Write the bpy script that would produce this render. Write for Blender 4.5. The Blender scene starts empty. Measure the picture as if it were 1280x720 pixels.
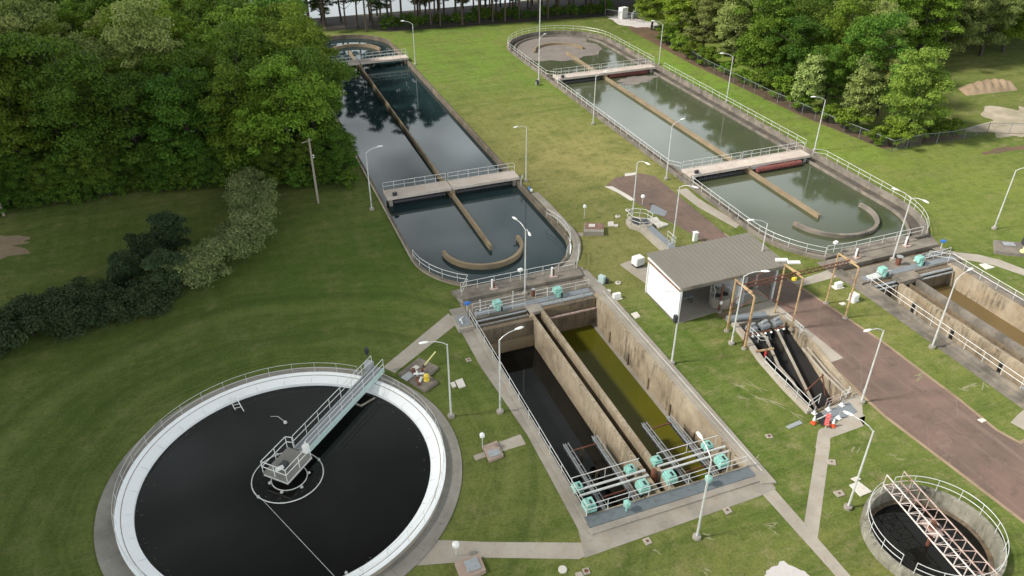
import bpy, bmesh, math, random
import numpy as np
from mathutils import Vector, Matrix
from mathutils.geometry import tessellate_polygon

R = math.radians
PI = math.pi
random.seed(7)
scene = bpy.context.scene
col = scene.collection

# ------------------------------------------------------------------ camera
cd = bpy.data.cameras.new("camera")
cam = bpy.data.objects.new("camera", cd)
col.objects.link(cam)
cam.location = (0, 0, 44)
cam.rotation_euler = (R(90 - 32.66), 0, R(-20.91))
cd.sensor_width = 36
cd.lens = 27.44
cd.clip_start = 0.5
cd.clip_end = 6000
scene.camera = cam

# ------------------------------------------------------------------ sky and sun
SUN_EL = 42.0
SUN_AZ = 170.0            # direction towards the sun, degrees anticlockwise from +X
w = bpy.data.worlds.new("World")
scene.world = w
w.use_nodes = True
nt = w.node_tree
nt.nodes.clear()
out = nt.nodes.new('ShaderNodeOutputWorld')
bg = nt.nodes.new('ShaderNodeBackground')
sky = nt.nodes.new('ShaderNodeTexSky')
sky.sky_type = 'NISHITA'
sky.sun_disc = False
sky.sun_elevation = R(SUN_EL)
sky.sun_rotation = R(90 - SUN_AZ)
sky.air_density = 1.0
sky.dust_density = 3.0
tc = nt.nodes.new('ShaderNodeTexCoord')
mp = nt.nodes.new('ShaderNodeMapping')
mp.inputs['Scale'].default_value = (1.0, 1.0, 2.6)
ns = nt.nodes.new('ShaderNodeTexNoise')
ns.inputs['Scale'].default_value = 2.3
ns.inputs['Detail'].default_value = 7
ns.inputs['Roughness'].default_value = 0.55
rp = nt.nodes.new('ShaderNodeValToRGB')
rp.color_ramp.elements[0].position = 0.20
rp.color_ramp.elements[1].position = 0.46
mx = nt.nodes.new('ShaderNodeMix')
mx.data_type = 'RGBA'
mx.inputs['B'].default_value = (10.4, 11.2, 11.5, 1)
nt.links.new(tc.outputs['Generated'], mp.inputs['Vector'])
nt.links.new(mp.outputs['Vector'], ns.inputs['Vector'])
nt.links.new(ns.outputs['Fac'], rp.inputs['Fac'])
nt.links.new(rp.outputs['Color'], mx.inputs['Factor'])
nt.links.new(sky.outputs['Color'], mx.inputs['A'])
sx = nt.nodes.new('ShaderNodeSeparateXYZ')      # overcast sky: bright low down, greyer overhead
gr = nt.nodes.new('ShaderNodeMapRange')
gr.inputs['From Min'].default_value = 0.30
gr.inputs['From Max'].default_value = 0.78
gr.inputs['To Min'].default_value = 3.9
gr.inputs['To Max'].default_value = 0.24
ns2 = nt.nodes.new('ShaderNodeTexNoise'); ns2.inputs['Scale'].default_value = 3.4; ns2.inputs['Detail'].default_value = 6
nt.links.new(mp.outputs['Vector'], ns2.inputs['Vector'])
rp2 = nt.nodes.new('ShaderNodeMapRange'); rp2.inputs['From Min'].default_value = .36; rp2.inputs['From Max'].default_value = .62
rp2.inputs['To Min'].default_value = .35; rp2.inputs['To Max'].default_value = 1.35
nt.links.new(ns2.outputs['Fac'], rp2.inputs['Value'])
gm = nt.nodes.new('ShaderNodeMath'); gm.operation = 'MULTIPLY'
nt.links.new(gr.outputs['Result'], gm.inputs[0]); nt.links.new(rp2.outputs['Result'], gm.inputs[1])
mu = nt.nodes.new('ShaderNodeMix'); mu.data_type = 'RGBA'; mu.blend_type = 'MULTIPLY'; mu.inputs['Factor'].default_value = 1
nt.links.new(tc.outputs['Generated'], sx.inputs[0])
nt.links.new(sx.outputs['Z'], gr.inputs['Value'])
nt.links.new(mx.outputs['Result'], mu.inputs['A'])
nt.links.new(gm.outputs[0], mu.inputs['B'])
nt.links.new(mu.outputs['Result'], bg.inputs['Color'])
bg.inputs['Strength'].default_value = 0.050
nt.links.new(bg.outputs['Background'], out.inputs['Surface'])

sd = bpy.data.lights.new("sun", 'SUN')
sun = bpy.data.objects.new("sun", sd)
col.objects.link(sun)
sd.energy = 5.0
sd.angle = R(7)
sd.color = (1.0, 0.95, 0.87)
sdir = Vector((math.cos(R(SUN_EL)) * math.cos(R(SUN_AZ)), math.cos(R(SUN_EL)) * math.sin(R(SUN_AZ)), math.sin(R(SUN_EL))))
sun.rotation_euler = sdir.to_track_quat('Z', 'Y').to_euler()
sun.location = (0, 0, 120)

scene.view_settings.view_transform = 'Standard'
scene.view_settings.look = 'None'
scene.view_settings.gamma = 1
scene.view_settings.use_curve_mapping = False
scene.view_settings.exposure = 0.16

# ------------------------------------------------------------------ materials
def newmat(name):
    m = bpy.data.materials.new(name)
    m.use_nodes = True
    n = m.node_tree
    b = n.nodes['Principled BSDF']
    return m, n, b

def N(n, kind, **kw):
    x = n.nodes.new(kind)
    for k, v in kw.items():
        x.inputs[k].default_value = v
    return x

def noise(n, scale, detail=5, rough=.55, vec=None, stretch=None, rot=None):
    t = N(n, 'ShaderNodeTexNoise', Scale=scale, Detail=detail, Roughness=rough)
    if vec is None:
        g = n.nodes.new('ShaderNodeNewGeometry')
        vec = g.outputs['Position']
    if stretch:
        mpn = n.nodes.new('ShaderNodeMapping')
        mpn.inputs['Scale'].default_value = stretch
        if rot: mpn.inputs['Rotation'].default_value = rot
        n.links.new(vec, mpn.inputs['Vector'])
        vec = mpn.outputs['Vector']
    n.links.new(vec, t.inputs['Vector'])
    return t.outputs['Fac']

def ramp(n, src, stops):
    r = n.nodes.new('ShaderNodeValToRGB')
    el = r.color_ramp.elements
    while len(el) < len(stops): el.new(0.5)
    for e, (p, c) in zip(el, stops):
        e.position = p
        e.color = (c, c, c, 1) if isinstance(c, (int, float)) else (*c, 1)
    n.links.new(src, r.inputs['Fac'])
    return r.outputs['Color']

def mix(n, a, b, fac, mode='MIX'):
    m = n.nodes.new('ShaderNodeMix')
    m.data_type = 'RGBA'
    m.blend_type = mode
    for sock, v in (('A', a), ('B', b), ('Factor', fac)):
        if isinstance(v, (int, float)): m.inputs[sock].default_value = v if sock == 'Factor' else (v, v, v, 1)
        elif isinstance(v, tuple): m.inputs[sock].default_value = (*v, 1)
        else: n.links.new(v, m.inputs[sock])
    return m.outputs['Result']

def bump(n, b, src, strength, dist=.05):
    k = N(n, 'ShaderNodeBump', Strength=strength, Distance=dist)
    n.links.new(src, k.inputs['Height'])
    n.links.new(k.outputs['Normal'], b.inputs['Normal'])

def concrete(name, base, dark, warm=None, stain=.5, streak=False, joint=0.0):
    m, n, b = newmat(name)
    a = noise(n, .35, 6, .6)
    c = mix(n, base, dark, ramp(n, a, [(.38, 0.0), (.68, stain)]))
    d = noise(n, 2.6, 6, .65)
    c = mix(n, c, tuple(v * .5 for v in dark), ramp(n, d, [(.55, 0.0), (.85, .6)]))
    if streak:
        s = noise(n, 1.0, 6, .75, stretch=(3.4, 3.4, .45))
        pm = noise(n, .33, 4, .6)
        mk = n.nodes.new('ShaderNodeMath'); mk.operation = 'MULTIPLY'
        n.links.new(ramp(n, s, [(.44, 0.0), (.64, 1.0)]), mk.inputs[0]); n.links.new(ramp(n, pm, [(.40, .12), (.62, 1.0)]), mk.inputs[1])
        c = mix(n, c, tuple(v * .3 for v in dark), mk.outputs[0])
        s2 = noise(n, 1.0, 5, .65, stretch=(.35, .35, 1.3))
        c = mix(n, c, warm or (.42, .30, .17), ramp(n, s2, [(.5, 0.0), (.68, .6)]))
    elif warm:
        s2 = noise(n, .8, 4, .6)
        c = mix(n, c, warm, ramp(n, s2, [(.5, 0.0), (.7, .5)]))
    f = noise(n, 22, 4, .7)
    c = mix(n, c, .45, ramp(n, f, [(.3, .25), (.7, 0.0)]), 'MULTIPLY')
    n.links.new(c, b.inputs['Base Color'])
    b.inputs['Roughness'].default_value = .9
    bump(n, b, f, .35, .02)
    return m

def paint(name, c, rough=.5, metal=0.0, dirt=None, amt=.35, scale=3.0):
    m, n, b = newmat(name)
    a = noise(n, scale, 6, .65)
    k = mix(n, c, dirt or tuple(v * .5 for v in c), ramp(n, a, [(.48, 0.0), (.7, amt)]))
    n.links.new(k, b.inputs['Base Color'])
    b.inputs['Roughness'].default_value = rough
    b.inputs['Metallic'].default_value = metal
    return m

def water(name, c, rough=.04, c2=None, rip=.012, scale=2.2, spec=.5):
    m, n, b = newmat(name)
    a = noise(n, .09, 4, .5)
    k = mix(n, c, c2 or tuple(v * .6 for v in c), ramp(n, a, [(.4, 0.0), (.65, 1.0)]))
    n.links.new(k, b.inputs['Base Color'])
    b.inputs['Roughness'].default_value = rough
    b.inputs['IOR'].default_value = 1.33
    b.inputs['Specular IOR Level'].default_value = spec
    h = noise(n, scale, 3, .5)
    bump(n, b, h, .12, rip)
    return m

M = {}
M['concrete'] = concrete('concrete', (.36, .325, .275), (.19, .17, .145), (.30, .24, .17), .7)
M['path'] = concrete('path_concrete', (.42, .375, .315), (.27, .235, .19), (.36, .29, .22), .6)
M['stained'] = concrete('stained_concrete', (.235, .205, .17), (.085, .075, .06), (.36, .29, .21), .9)
M['wallface'] = concrete('basin_wall_concrete', (.44, .36, .255), (.20, .155, .10), (.34, .25, .15), .8, True)
M['darkledge'] = concrete('dark_ledge', (.115, .098, .08), (.05, .042, .035), (.18, .14, .10), .9)
M['blackwall'] = concrete('near_black_concrete', (.030, .026, .022), (.012, .011, .010), (.06, .045, .03), .8)  # near-black tone for channel divider flanks and basin floors
M['darkwall'] = concrete('dark_basin_wall', (.22, .17, .115), (.09, .07, .05), (.26, .17, .09), .8, True)
M['mosswall'] = concrete('mossy_tank_wall', (.33, .31, .25), (.13, .125, .09), (.25, .22, .15), .9, True)
M['brownstain'] = concrete('stained_brown_kerb', (.21, .17, .125), (.08, .065, .05), (.28, .21, .13), .9)
M['brownwall'] = concrete('brown_weir_concrete', (.30, .235, .15), (.16, .11, .065), (.36, .25, .12), .7)
M['clarconc'] = concrete('clarifier_walkway', (.34, .315, .275), (.20, .185, .16), (.27, .24, .19), .8)
M['bridge'] = concrete('bridge_deck_concrete', (.60, .52, .46), (.42, .35, .29), (.45, .33, .25), .5)
M['launder'] = paint('white_launder', (.90, .91, .92), .5, dirt=(.80, .81, .82), amt=.4, scale=1.2)
M['white'] = paint('white_paint', (.78, .78, .76), .45, dirt=(.5, .48, .42), amt=.4)
M['whitewall'] = paint('white_wall_paint', (.86, .86, .86), .6, dirt=(.74, .73, .70), amt=.4, scale=.8)
M['rail'] = paint('rail_metal', (.66, .66, .64), .42, .25, dirt=(.36, .34, .30), amt=.5, scale=1.4)
M['galv'] = paint('galvanised_metal', (.36, .38, .39), .5, .3, dirt=(.20, .20, .19), amt=.6)
M['platgrate'] = paint('platform_grating', (.22, .21, .19), .7, .2, dirt=(.16, .15, .13), amt=.6)
M['grating'] = paint('grey_grating', (.16, .185, .20), .6, .3, dirt=(.09, .09, .09), amt=.6)
M['greyplate'] = paint('grey_plate', (.24, .26, .28), .55, .3, dirt=(.15, .15, .15), amt=.5)
M['aqua'] = paint('aqua_paint', (.25, .52, .45), .65, dirt=(.17, .26, .21), amt=.9, scale=4)
M['aquapale'] = paint('pale_aqua_girder', (.42, .53, .51), .5, dirt=(.3, .42, .4), amt=.4)
M['blue'] = paint('blue_paint', (.03, .14, .45), .45)
M['yellow'] = paint('yellow_paint', (.70, .52, .05), .45, dirt=(.4, .3, .05))
M['paleyellow'] = paint('faded_yellow_paint', (.72, .68, .28), .5)
M['orange'] = paint('orange_plastic', (.75, .10, .03), .5)
M['red'] = paint('red_board', (.55, .05, .05), .5)
M['rust'] = paint('rusty_steel', (.44, .31, .165), .85, .1, dirt=(.16, .055, .028), amt=1.0, scale=1.6)
M['darkrust'] = paint('dark_rust', (.16, .06, .035), .85, .1, dirt=(.06, .03, .02), amt=.9)
M['redrust'] = paint('red_rotor_paint', (.22, .07, .06), .9, dirt=(.10, .045, .04), amt=.9, scale=2)
M['pinksteel'] = paint('faded_pink_steel', (.46, .35, .31), .7, dirt=(.20, .085, .06), amt=1, scale=3)
M['palerust'] = paint('white_rusting_steel', (.66, .60, .56), .7, dirt=(.32, .16, .11), amt=.8, scale=3)
M['black'] = paint('black_rubber', (.02, .02, .022), .6)
M['darkmetal'] = paint('dark_metal', (.06, .06, .065), .5, .4)
M['lens'] = paint('lamp_lens', (.7, .72, .7), .2)
M['brick'] = paint('brick_red_concrete', (.34, .245, .20), .9, dirt=(.42, .36, .3), amt=.8, scale=4)
M['brownlid'] = paint('brown_lid', (.20, .10, .075), .8, dirt=(.38, .28, .22), amt=.7, scale=3)
M['wood'] = paint('weathered_wood', (.30, .26, .21), .9, dirt=(.17, .14, .11), amt=.6)
M['bark'] = paint('bark', (.055, .045, .035), .95, dirt=(.03, .025, .02), amt=.8, scale=6)
M['pinebark'] = paint('pine_bark', (.10, .075, .055), .95, dirt=(.04, .03, .025), amt=.8, scale=6)
M['sandwhite'] = concrete('pale_gravel', (.62, .58, .56), (.45, .42, .40), None, .6)
M['slabwhite'] = concrete('pale_cover', (.66, .62, .56), (.50, .46, .40), None, .4)
M['claygravel'] = concrete('clay_gravel', (.46, .39, .30), (.24, .22, .13), (.42, .33, .24), .9)
M['deadgrass'] = concrete('dead_grass', (.27, .26, .14), (.18, .19, .08), None, .8)
M['dirt'] = concrete('bare_dirt', (.34, .25, .16), (.20, .14, .09), (.38, .27, .16), .8)
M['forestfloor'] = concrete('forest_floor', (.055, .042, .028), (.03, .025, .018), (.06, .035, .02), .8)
M['redmulch'] = concrete('pine_straw', (.15, .085, .05), (.08, .06, .03), (.13, .12, .05), .8)

# grass: mown stripes, worn yellow patches, clover-dark patches, fine blades
def make_grass():
    m, n, b = newmat('grass')
    a = noise(n, .035, 5, .6)
    c = mix(n, (.108, .155, .030), (.215, .215, .064), ramp(n, a, [(.38, 0.0), (.62, 1.0)]))
    g = noise(n, .11, 5, .6)
    c = mix(n, c, (.085, .150, .022), ramp(n, g, [(.48, 0.0), (.70, .75)]))
    s = noise(n, 1.0, 3, .5, stretch=(.95, .03, 1), rot=(0, 0, R(8)))
    c = mix(n, c, (.195, .225, .062), ramp(n, s, [(.42, 0.0), (.64, .45)]))
    s2 = noise(n, 1.0, 5, .65, stretch=(.06, .55, 1), rot=(0, 0, R(24)))
    c = mix(n, c, (.070, .112, .020), ramp(n, s2, [(.46, 0.0), (.66, .6)]))
    s3 = noise(n, 1.0, 5, .7, stretch=(.5, 2.6, 1), rot=(0, 0, R(-35)))
    c = mix(n, c, (.235, .22, .10), ramp(n, s3, [(.50, 0.0), (.68, .5)]))
    d = noise(n, .5, 7, .72)
    c = mix(n, c, (.32, .27, .14), ramp(n, d, [(.53, 0.0), (.72, .75)]))
    e = noise(n, .9, 7, .8)
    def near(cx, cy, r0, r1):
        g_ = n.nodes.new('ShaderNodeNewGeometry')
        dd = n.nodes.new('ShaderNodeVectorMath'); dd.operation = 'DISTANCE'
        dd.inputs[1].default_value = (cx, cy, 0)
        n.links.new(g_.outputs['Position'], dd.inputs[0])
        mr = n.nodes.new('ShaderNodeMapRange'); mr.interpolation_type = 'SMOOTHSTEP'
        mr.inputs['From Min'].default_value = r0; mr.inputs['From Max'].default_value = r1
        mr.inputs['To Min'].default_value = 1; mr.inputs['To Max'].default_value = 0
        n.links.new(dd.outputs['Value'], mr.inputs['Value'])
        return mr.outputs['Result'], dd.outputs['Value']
    # dry worn turf between the two racetrack basins, lusher turf to the far side and along the woods, shade painted dark into the left lawn
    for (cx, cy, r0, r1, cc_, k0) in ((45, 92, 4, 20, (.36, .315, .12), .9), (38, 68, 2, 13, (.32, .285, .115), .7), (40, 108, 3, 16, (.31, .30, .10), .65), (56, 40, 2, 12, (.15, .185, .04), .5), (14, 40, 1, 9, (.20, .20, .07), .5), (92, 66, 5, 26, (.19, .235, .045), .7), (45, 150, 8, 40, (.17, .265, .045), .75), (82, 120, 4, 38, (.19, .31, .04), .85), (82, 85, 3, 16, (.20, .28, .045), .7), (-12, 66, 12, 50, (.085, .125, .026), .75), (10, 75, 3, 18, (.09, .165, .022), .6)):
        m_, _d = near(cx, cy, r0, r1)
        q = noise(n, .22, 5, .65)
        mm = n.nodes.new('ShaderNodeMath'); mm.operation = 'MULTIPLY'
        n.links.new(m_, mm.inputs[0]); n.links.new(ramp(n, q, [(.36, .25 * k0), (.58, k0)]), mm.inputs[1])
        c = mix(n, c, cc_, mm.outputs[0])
    # curved mowing bands round the clarifier
    m_, dist = near(-.85, 45.4, 24, 36)
    wob = noise(n, .12, 3, .5)
    ad = n.nodes.new('ShaderNodeMath'); ad.operation = 'MULTIPLY_ADD'; ad.inputs[1].default_value = 3.2
    n.links.new(wob, ad.inputs[0]); n.links.new(dist, ad.inputs[2])
    cb_ = n.nodes.new('ShaderNodeCombineXYZ'); n.links.new(ad.outputs[0], cb_.inputs[0])
    rn = N(n, 'ShaderNodeTexNoise', Scale=.42, Detail=3, Roughness=.6); n.links.new(cb_.outputs[0], rn.inputs['Vector'])
    for (st, cc_) in (([(.44, 0.0), (.68, .55)], (.050, .078, .016)), ([(.34, .5), (.50, 0.0)], (.17, .195, .055))):
        mm = n.nodes.new('ShaderNodeMath'); mm.operation = 'MULTIPLY'
        n.links.new(m_, mm.inputs[0]); n.links.new(ramp(n, rn.outputs['Fac'], st), mm.inputs[1])
        c = mix(n, c, cc_, mm.outputs[0])
    c = mix(n, c, (.060, .092, .018), ramp(n, e, [(.48, 0.0), (.68, .6)]))
    f = noise(n, 5, 6, .85)
    c = mix(n, c, .45, ramp(n, f, [(.36, .75), (.56, 0.0)]), 'MULTIPLY')
    n.links.new(c, b.inputs['Base Color'])
    b.inputs['Roughness'].default_value = 1
    b.inputs['Specular IOR Level'].default_value = .1
    bump(n, b, f, .6, .06)
    return m
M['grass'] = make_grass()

def make_road():
    m, n, b = newmat('reddish_road')
    a = noise(n, .22, 6, .6)
    c = mix(n, (.200, .128, .100), (.145, .100, .080), ramp(n, a, [(.4, 0.0), (.62, 1.0)]))
    s = noise(n, 1, 4, .6, stretch=(1.2, .05, 1))
    c = mix(n, c, (.27, .185, .145), ramp(n, s, [(.52, 0.0), (.7, .55)]))
    k = noise(n, .7, 7, .75)
    c = mix(n, c, (.10, .068, .05), ramp(n, k, [(.52, 0.0), (.68, .7)]))
    vo = N(n, 'ShaderNodeTexVoronoi', Scale=.16); vo.feature = 'DISTANCE_TO_EDGE'
    wv = noise(n, .8, 4, .6)
    g_ = n.nodes.new('ShaderNodeNewGeometry'); va = n.nodes.new('ShaderNodeVectorMath'); va.operation = 'ADD'
    n.links.new(g_.outputs['Position'], va.inputs[0]); n.links.new(wv, va.inputs[1]); n.links.new(va.outputs[0], vo.inputs['Vector'])
    c = mix(n, c, (.27, .20, .155), ramp(n, vo.outputs['Distance'], [(.0, .5), (.008, 0.0)]))
    f = noise(n, 25, 4, .8)
    c = mix(n, c, .3, ramp(n, f, [(.3, .5), (.6, 0.0)]), 'MULTIPLY')
    n.links.new(c, b.inputs['Base Color'])
    b.inputs['Roughness'].default_value = .92
    bump(n, b, f, .5, .02)
    return m
M['road'] = make_road()

def make_roof():
    m, n, b = newmat('ribbed_roof')
    a = noise(n, .6, 5, .6)
    c = mix(n, (.185, .170, .145), (.175, .160, .136), ramp(n, a, [(.4, 0.0), (.65, 1.0)]))
    n.links.new(c, b.inputs['Base Color'])
    b.inputs['Roughness'].default_value = .6
    return m
M['roof'] = make_roof()

M['w_black'] = water('black_water', (.006, .0065, .006), .05, (.012, .012, .010))
M['w_ditch'] = water('dark_ditch_water', (.016, .032, .036), .03, (.022, .040, .042))
M['w_green'] = water('green_grey_water', (.060, .072, .040), .05, (.075, .084, .048), rip=.02)
M['w_olive'] = water('olive_water', (.105, .100, .008), .10, (.080, .082, .009), spec=.35)
M['w_mud'] = water('muddy_water', (.17, .12, .055), .12, (.12, .085, .04), spec=.35)
M['w_lake'] = water('lake_water', (.05, .06, .065), .12, rip=.05)

def make_leaf(name, c1, c2, c3, trans=.16):
    m, n, b = newmat(name)
    g = n.nodes.new('ShaderNodeObjectInfo')
    a = noise(n, .42, 4, .6)
    c = mix(n, c1, c2, ramp(n, a, [(.38, 0.0), (.62, 1.0)]))
    f = noise(n, 3.2, 3, .7)
    c = mix(n, c, c3, ramp(n, f, [(.48, 0.0), (.66, .8)]))
    hs = N(n, 'ShaderNodeHueSaturation', Hue=.5, Saturation=1.0, Value=1.0)
    mr = n.nodes.new('ShaderNodeMapRange')
    mr.inputs['To Min'].default_value = .72
    mr.inputs['To Max'].default_value = 1.3
    n.links.new(g.outputs['Random'], mr.inputs['Value'])
    n.links.new(mr.outputs['Result'], hs.inputs['Value'])
    mr2 = n.nodes.new('ShaderNodeMapRange')
    mr2.inputs['To Min'].default_value = .485
    mr2.inputs['To Max'].default_value = .515
    mul = n.nodes.new('ShaderNodeMath'); mul.operation = 'FRACT'
    mm = n.nodes.new('ShaderNodeMath'); mm.operation = 'MULTIPLY'; mm.inputs[1].default_value = 7.3
    n.links.new(g.outputs['Random'], mm.inputs[0]); n.links.new(mm.outputs[0], mul.inputs[0])
    n.links.new(mul.outputs[0], mr2.inputs['Value'])
    n.links.new(mr2.outputs['Result'], hs.inputs['Hue'])
    n.links.new(c, hs.inputs['Color'])
    n.links.new(hs.outputs['Color'], b.inputs['Base Color'])
    b.inputs['Roughness'].default_value = .65
    b.inputs['Specular IOR Level'].default_value = .12
    tr = n.nodes.new('ShaderNodeBsdfTranslucent')
    n.links.new(hs.outputs['Color'], tr.inputs['Color'])
    ms = n.nodes.new('ShaderNodeMixShader')
    ms.inputs[0].default_value = trans
    n.links.new(b.outputs[0], ms.inputs[1]); n.links.new(tr.outputs[0], ms.inputs[2])
    n.links.new(ms.outputs[0], n.nodes['Material Output'].inputs['Surface'])
    return m
M['leaf'] = make_leaf('leaf_green', (.120, .200, .018), (.165, .235, .028), (.060, .115, .010))
M['leafdark'] = make_leaf('leaf_dark', (.068, .135, .016), (.105, .170, .020), (.032, .072, .010))
M['leafpale'] = make_leaf('leaf_pale', (.22, .26, .075), (.16, .215, .045), (.29, .32, .12))
M['leafbright'] = make_leaf('leaf_bright', (.145, .235, .035), (.19, .28, .045), (.085, .15, .02))
M['needle'] = make_leaf('pine_needles', (.030, .058, .020), (.045, .075, .024), (.018, .036, .013), .1)
M['hedge'] = make_leaf('hedge_leaf', (.20, .26, .09), (.31, .37, .15), (.07, .115, .035), .15)
M['shrub'] = make_leaf('juniper_leaf', (.035, .060, .024), (.058, .085, .034), (.024, .038, .018), .1)

# ------------------------------------------------------------------ mesh helpers
class MB:
    def __init__(s): s.v = []; s.f = []
    def add(s, v, f):
        o = len(s.v); s.v += [tuple(p) for p in v]; s.f += [tuple(i + o for i in q) for q in f]; return s
    def box(s, x0, x1, y0, y1, z0, z1):
        return s.prism([(x0, y0), (x1, y0), (x1, y1), (x0, y1)], z0, z1)
    def prism(s, pts, z0, z1):
        a = sum(pts[i][0] * pts[(i + 1) % len(pts)][1] - pts[(i + 1) % len(pts)][0] * pts[i][1] for i in range(len(pts)))
        if a < 0: pts = pts[::-1]
        n = len(pts)
        v = [(p[0], p[1], z0) for p in pts] + [(p[0], p[1], z1) for p in pts]
        f = [tuple(range(n - 1, -1, -1)), tuple(range(n, 2 * n))]
        f += [(i, (i + 1) % n, n + (i + 1) % n, n + i) for i in range(n)]
        return s.add(v, f)
    def tube(s, a, b, r, n=6, r2=None, cap=True):
        a = Vector(a); b = Vector(b); d = (b - a)
        if d.length < 1e-6: return s
        d.normalize()
        up = Vector((0, 0, 1)) if abs(d.z) < .95 else Vector((1, 0, 0))
        x = d.cross(up).normalized(); y = d.cross(x)
        r2 = r if r2 is None else r2
        v = []
        for p, q in ((a, r), (b, r2)):
            for i in range(n):
                t = 2 * PI * i / n
                v.append(p + x * math.cos(t) * q + y * math.sin(t) * q)
        f = [(i, i + n, (i + 1) % n + n, (i + 1) % n) for i in range(n)]
        if cap: f += [tuple(range(n)), tuple(range(2 * n - 1, n - 1, -1))]
        return s.add(v, f)
    def path(s, pts, r, n=6):
        for a, b in zip(pts[:-1], pts[1:]): s.tube(a, b, r, n)
        return s
    def lathe(s, c, prof, n=20):
        v = []; f = []
        for (r, z) in prof:
            for i in range(n):
                t = 2 * PI * i / n
                v.append((c[0] + r * math.cos(t), c[1] + r * math.sin(t), c[2] + z))
        for k in range(len(prof) - 1):
            for i in range(n):
                f.append((k * n + i, k * n + (i + 1) % n, (k + 1) * n + (i + 1) % n, (k + 1) * n + i))
        f.append(tuple(range(n - 1, -1, -1))); f.append(tuple((len(prof) - 1) * n + i for i in range(n)))
        return s.add(v, f)
    def wall(s, pts, t, z0, z1, closed=False):
        """wall of thickness t centred on a polyline"""
        L, Rr = offset(pts, t / 2, closed), offset(pts, -t / 2, closed)
        n = len(pts)
        v = []
        for i in range(n): v += [(*L[i], z0), (*Rr[i], z0), (*Rr[i], z1), (*L[i], z1)]
        f = []
        m_ = n if closed else n - 1
        for i in range(m_):
            a = 4 * i; b = 4 * ((i + 1) % n)
            f += [(a + 3, b + 3, b + 2, a + 2), (a, a + 1, b + 1, b), (a, b, b + 3, a + 3), (a + 1, a + 2, b + 2, b + 1)]
        if not closed:
            f += [(0, 3, 2, 1), (4 * n - 4, 4 * n - 3, 4 * n - 2, 4 * n - 1)]
        return s.add(v, f)
    def obox(s, c, ax, l, wd, z0, z1):
        """box centred at c (2D), length l along angle ax (deg), width wd"""
        a = R(ax); dx, dy = math.cos(a), math.sin(a)
        p = [(c[0] + dx * i * l / 2 - dy * j * wd / 2, c[1] + dy * i * l / 2 + dx * j * wd / 2) for i, j in ((-1, -1), (1, -1), (1, 1), (-1, 1))]
        return s.prism(p, z0, z1)
    def build(s, name, mat, parent=None, bevel=0, smooth=False, fix=True):
        o_ = Vector((0, 0, 0)) if parent is None else world_loc(parent)
        me = bpy.data.meshes.new(name)
        me.from_pydata([(p[0] - o_.x, p[1] - o_.y, p[2] - o_.z) for p in s.v], [], s.f)
        if fix:
            bm = bmesh.new(); bm.from_mesh(me)
            bmesh.ops.recalc_face_normals(bm, faces=bm.faces)
            bm.to_mesh(me); bm.free()
        me.materials.append(M[mat] if isinstance(mat, str) else mat)
        if smooth:
            me.shade_smooth()
        o = bpy.data.objects.new(name, me)
        col.objects.link(o)
        if parent is not None: o.parent = parent
        if bevel:
            b = o.modifiers.new('bevel', 'BEVEL'); b.width = bevel; b.segments = 2; b.limit_method = 'ANGLE'
        return o

def world_loc(o):
    v = Vector(o.location)
    while o.parent is not None:
        o = o.parent; v = v + Vector(o.location)
    return v

def offset(pts, d, closed=False):
    n = len(pts); r = []
    for i in range(n):
        p = Vector(pts[i][:2])
        a = Vector(pts[(i - 1) % n][:2]) if (closed or i > 0) else None
        b = Vector(pts[(i + 1) % n][:2]) if (closed or i < n - 1) else None
        ns_ = []
        if a is not None:
            e = (p - a).normalized(); ns_.append(Vector((-e.y, e.x)))
        if b is not None:
            e = (b - p).normalized(); ns_.append(Vector((-e.y, e.x)))
        if len(ns_) == 2:
            m_ = (ns_[0] + ns_[1]).normalized(); k = 1 / max(.35, m_.dot(ns_[0]))
        else: m_ = ns_[0]; k = 1
        r.append((p.x + m_.x * d * k, p.y + m_.y * d * k))
    return r

def arc(c, r, a0, a1, n=24):
    return [(c[0] + r * math.cos(R(a0 + (a1 - a0) * i / n)), c[1] + r * math.sin(R(a0 + (a1 - a0) * i / n))) for i in range(n + 1)]

def tag(o, label=None, cat=None, group=None, kind=None):
    if label: o['label'] = label
    if cat: o['category'] = cat
    if group: o['group'] = group
    if kind: o['kind'] = kind
    return o

def empty(name, loc, label, cat, group=None, rz=0):
    o = bpy.data.objects.new(name, None)
    col.objects.link(o); o.location = loc; o.rotation_euler = (0, 0, R(rz))
    o.empty_display_size = .3
    return tag(o, label, cat, group)

def kids(o): return [c for c in list(bpy.data.objects) if c.parent is o]

def copy_tree(o, parent=None, tree=None):
    c = o.copy(); col.objects.link(c)
    c.parent = parent
    for ch in (tree or {}).get(o.name, kids(o) if tree is None else []):
        copy_tree(ch, c, tree)
    return c

def struct(name, mb, mat, **kw):
    o = mb.build(name, mat, **kw); o['kind'] = 'structure'; return o

def flat(pts, z, holes=()):
    """flat polygon sheet facing up, with holes"""
    loops = [[Vector((p[0], p[1], z)) for p in pts]] + [[Vector((p[0], p[1], z)) for p in h] for h in holes]
    tris = tessellate_polygon(loops)
    v = [p for l in loops for p in l]
    mb = MB(); f = []
    for t in tris:
        a, b, c = (v[i] for i in t)
        if (b - a).cross(c - a).z < 0: t = (t[0], t[2], t[1])
        f.append(tuple(t))
    mb.add(v, f)
    return mb

def sheet(name, pts, z, mat):
    return tag(flat(pts, z).build(name, mat, fix=False), kind='structure')

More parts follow.
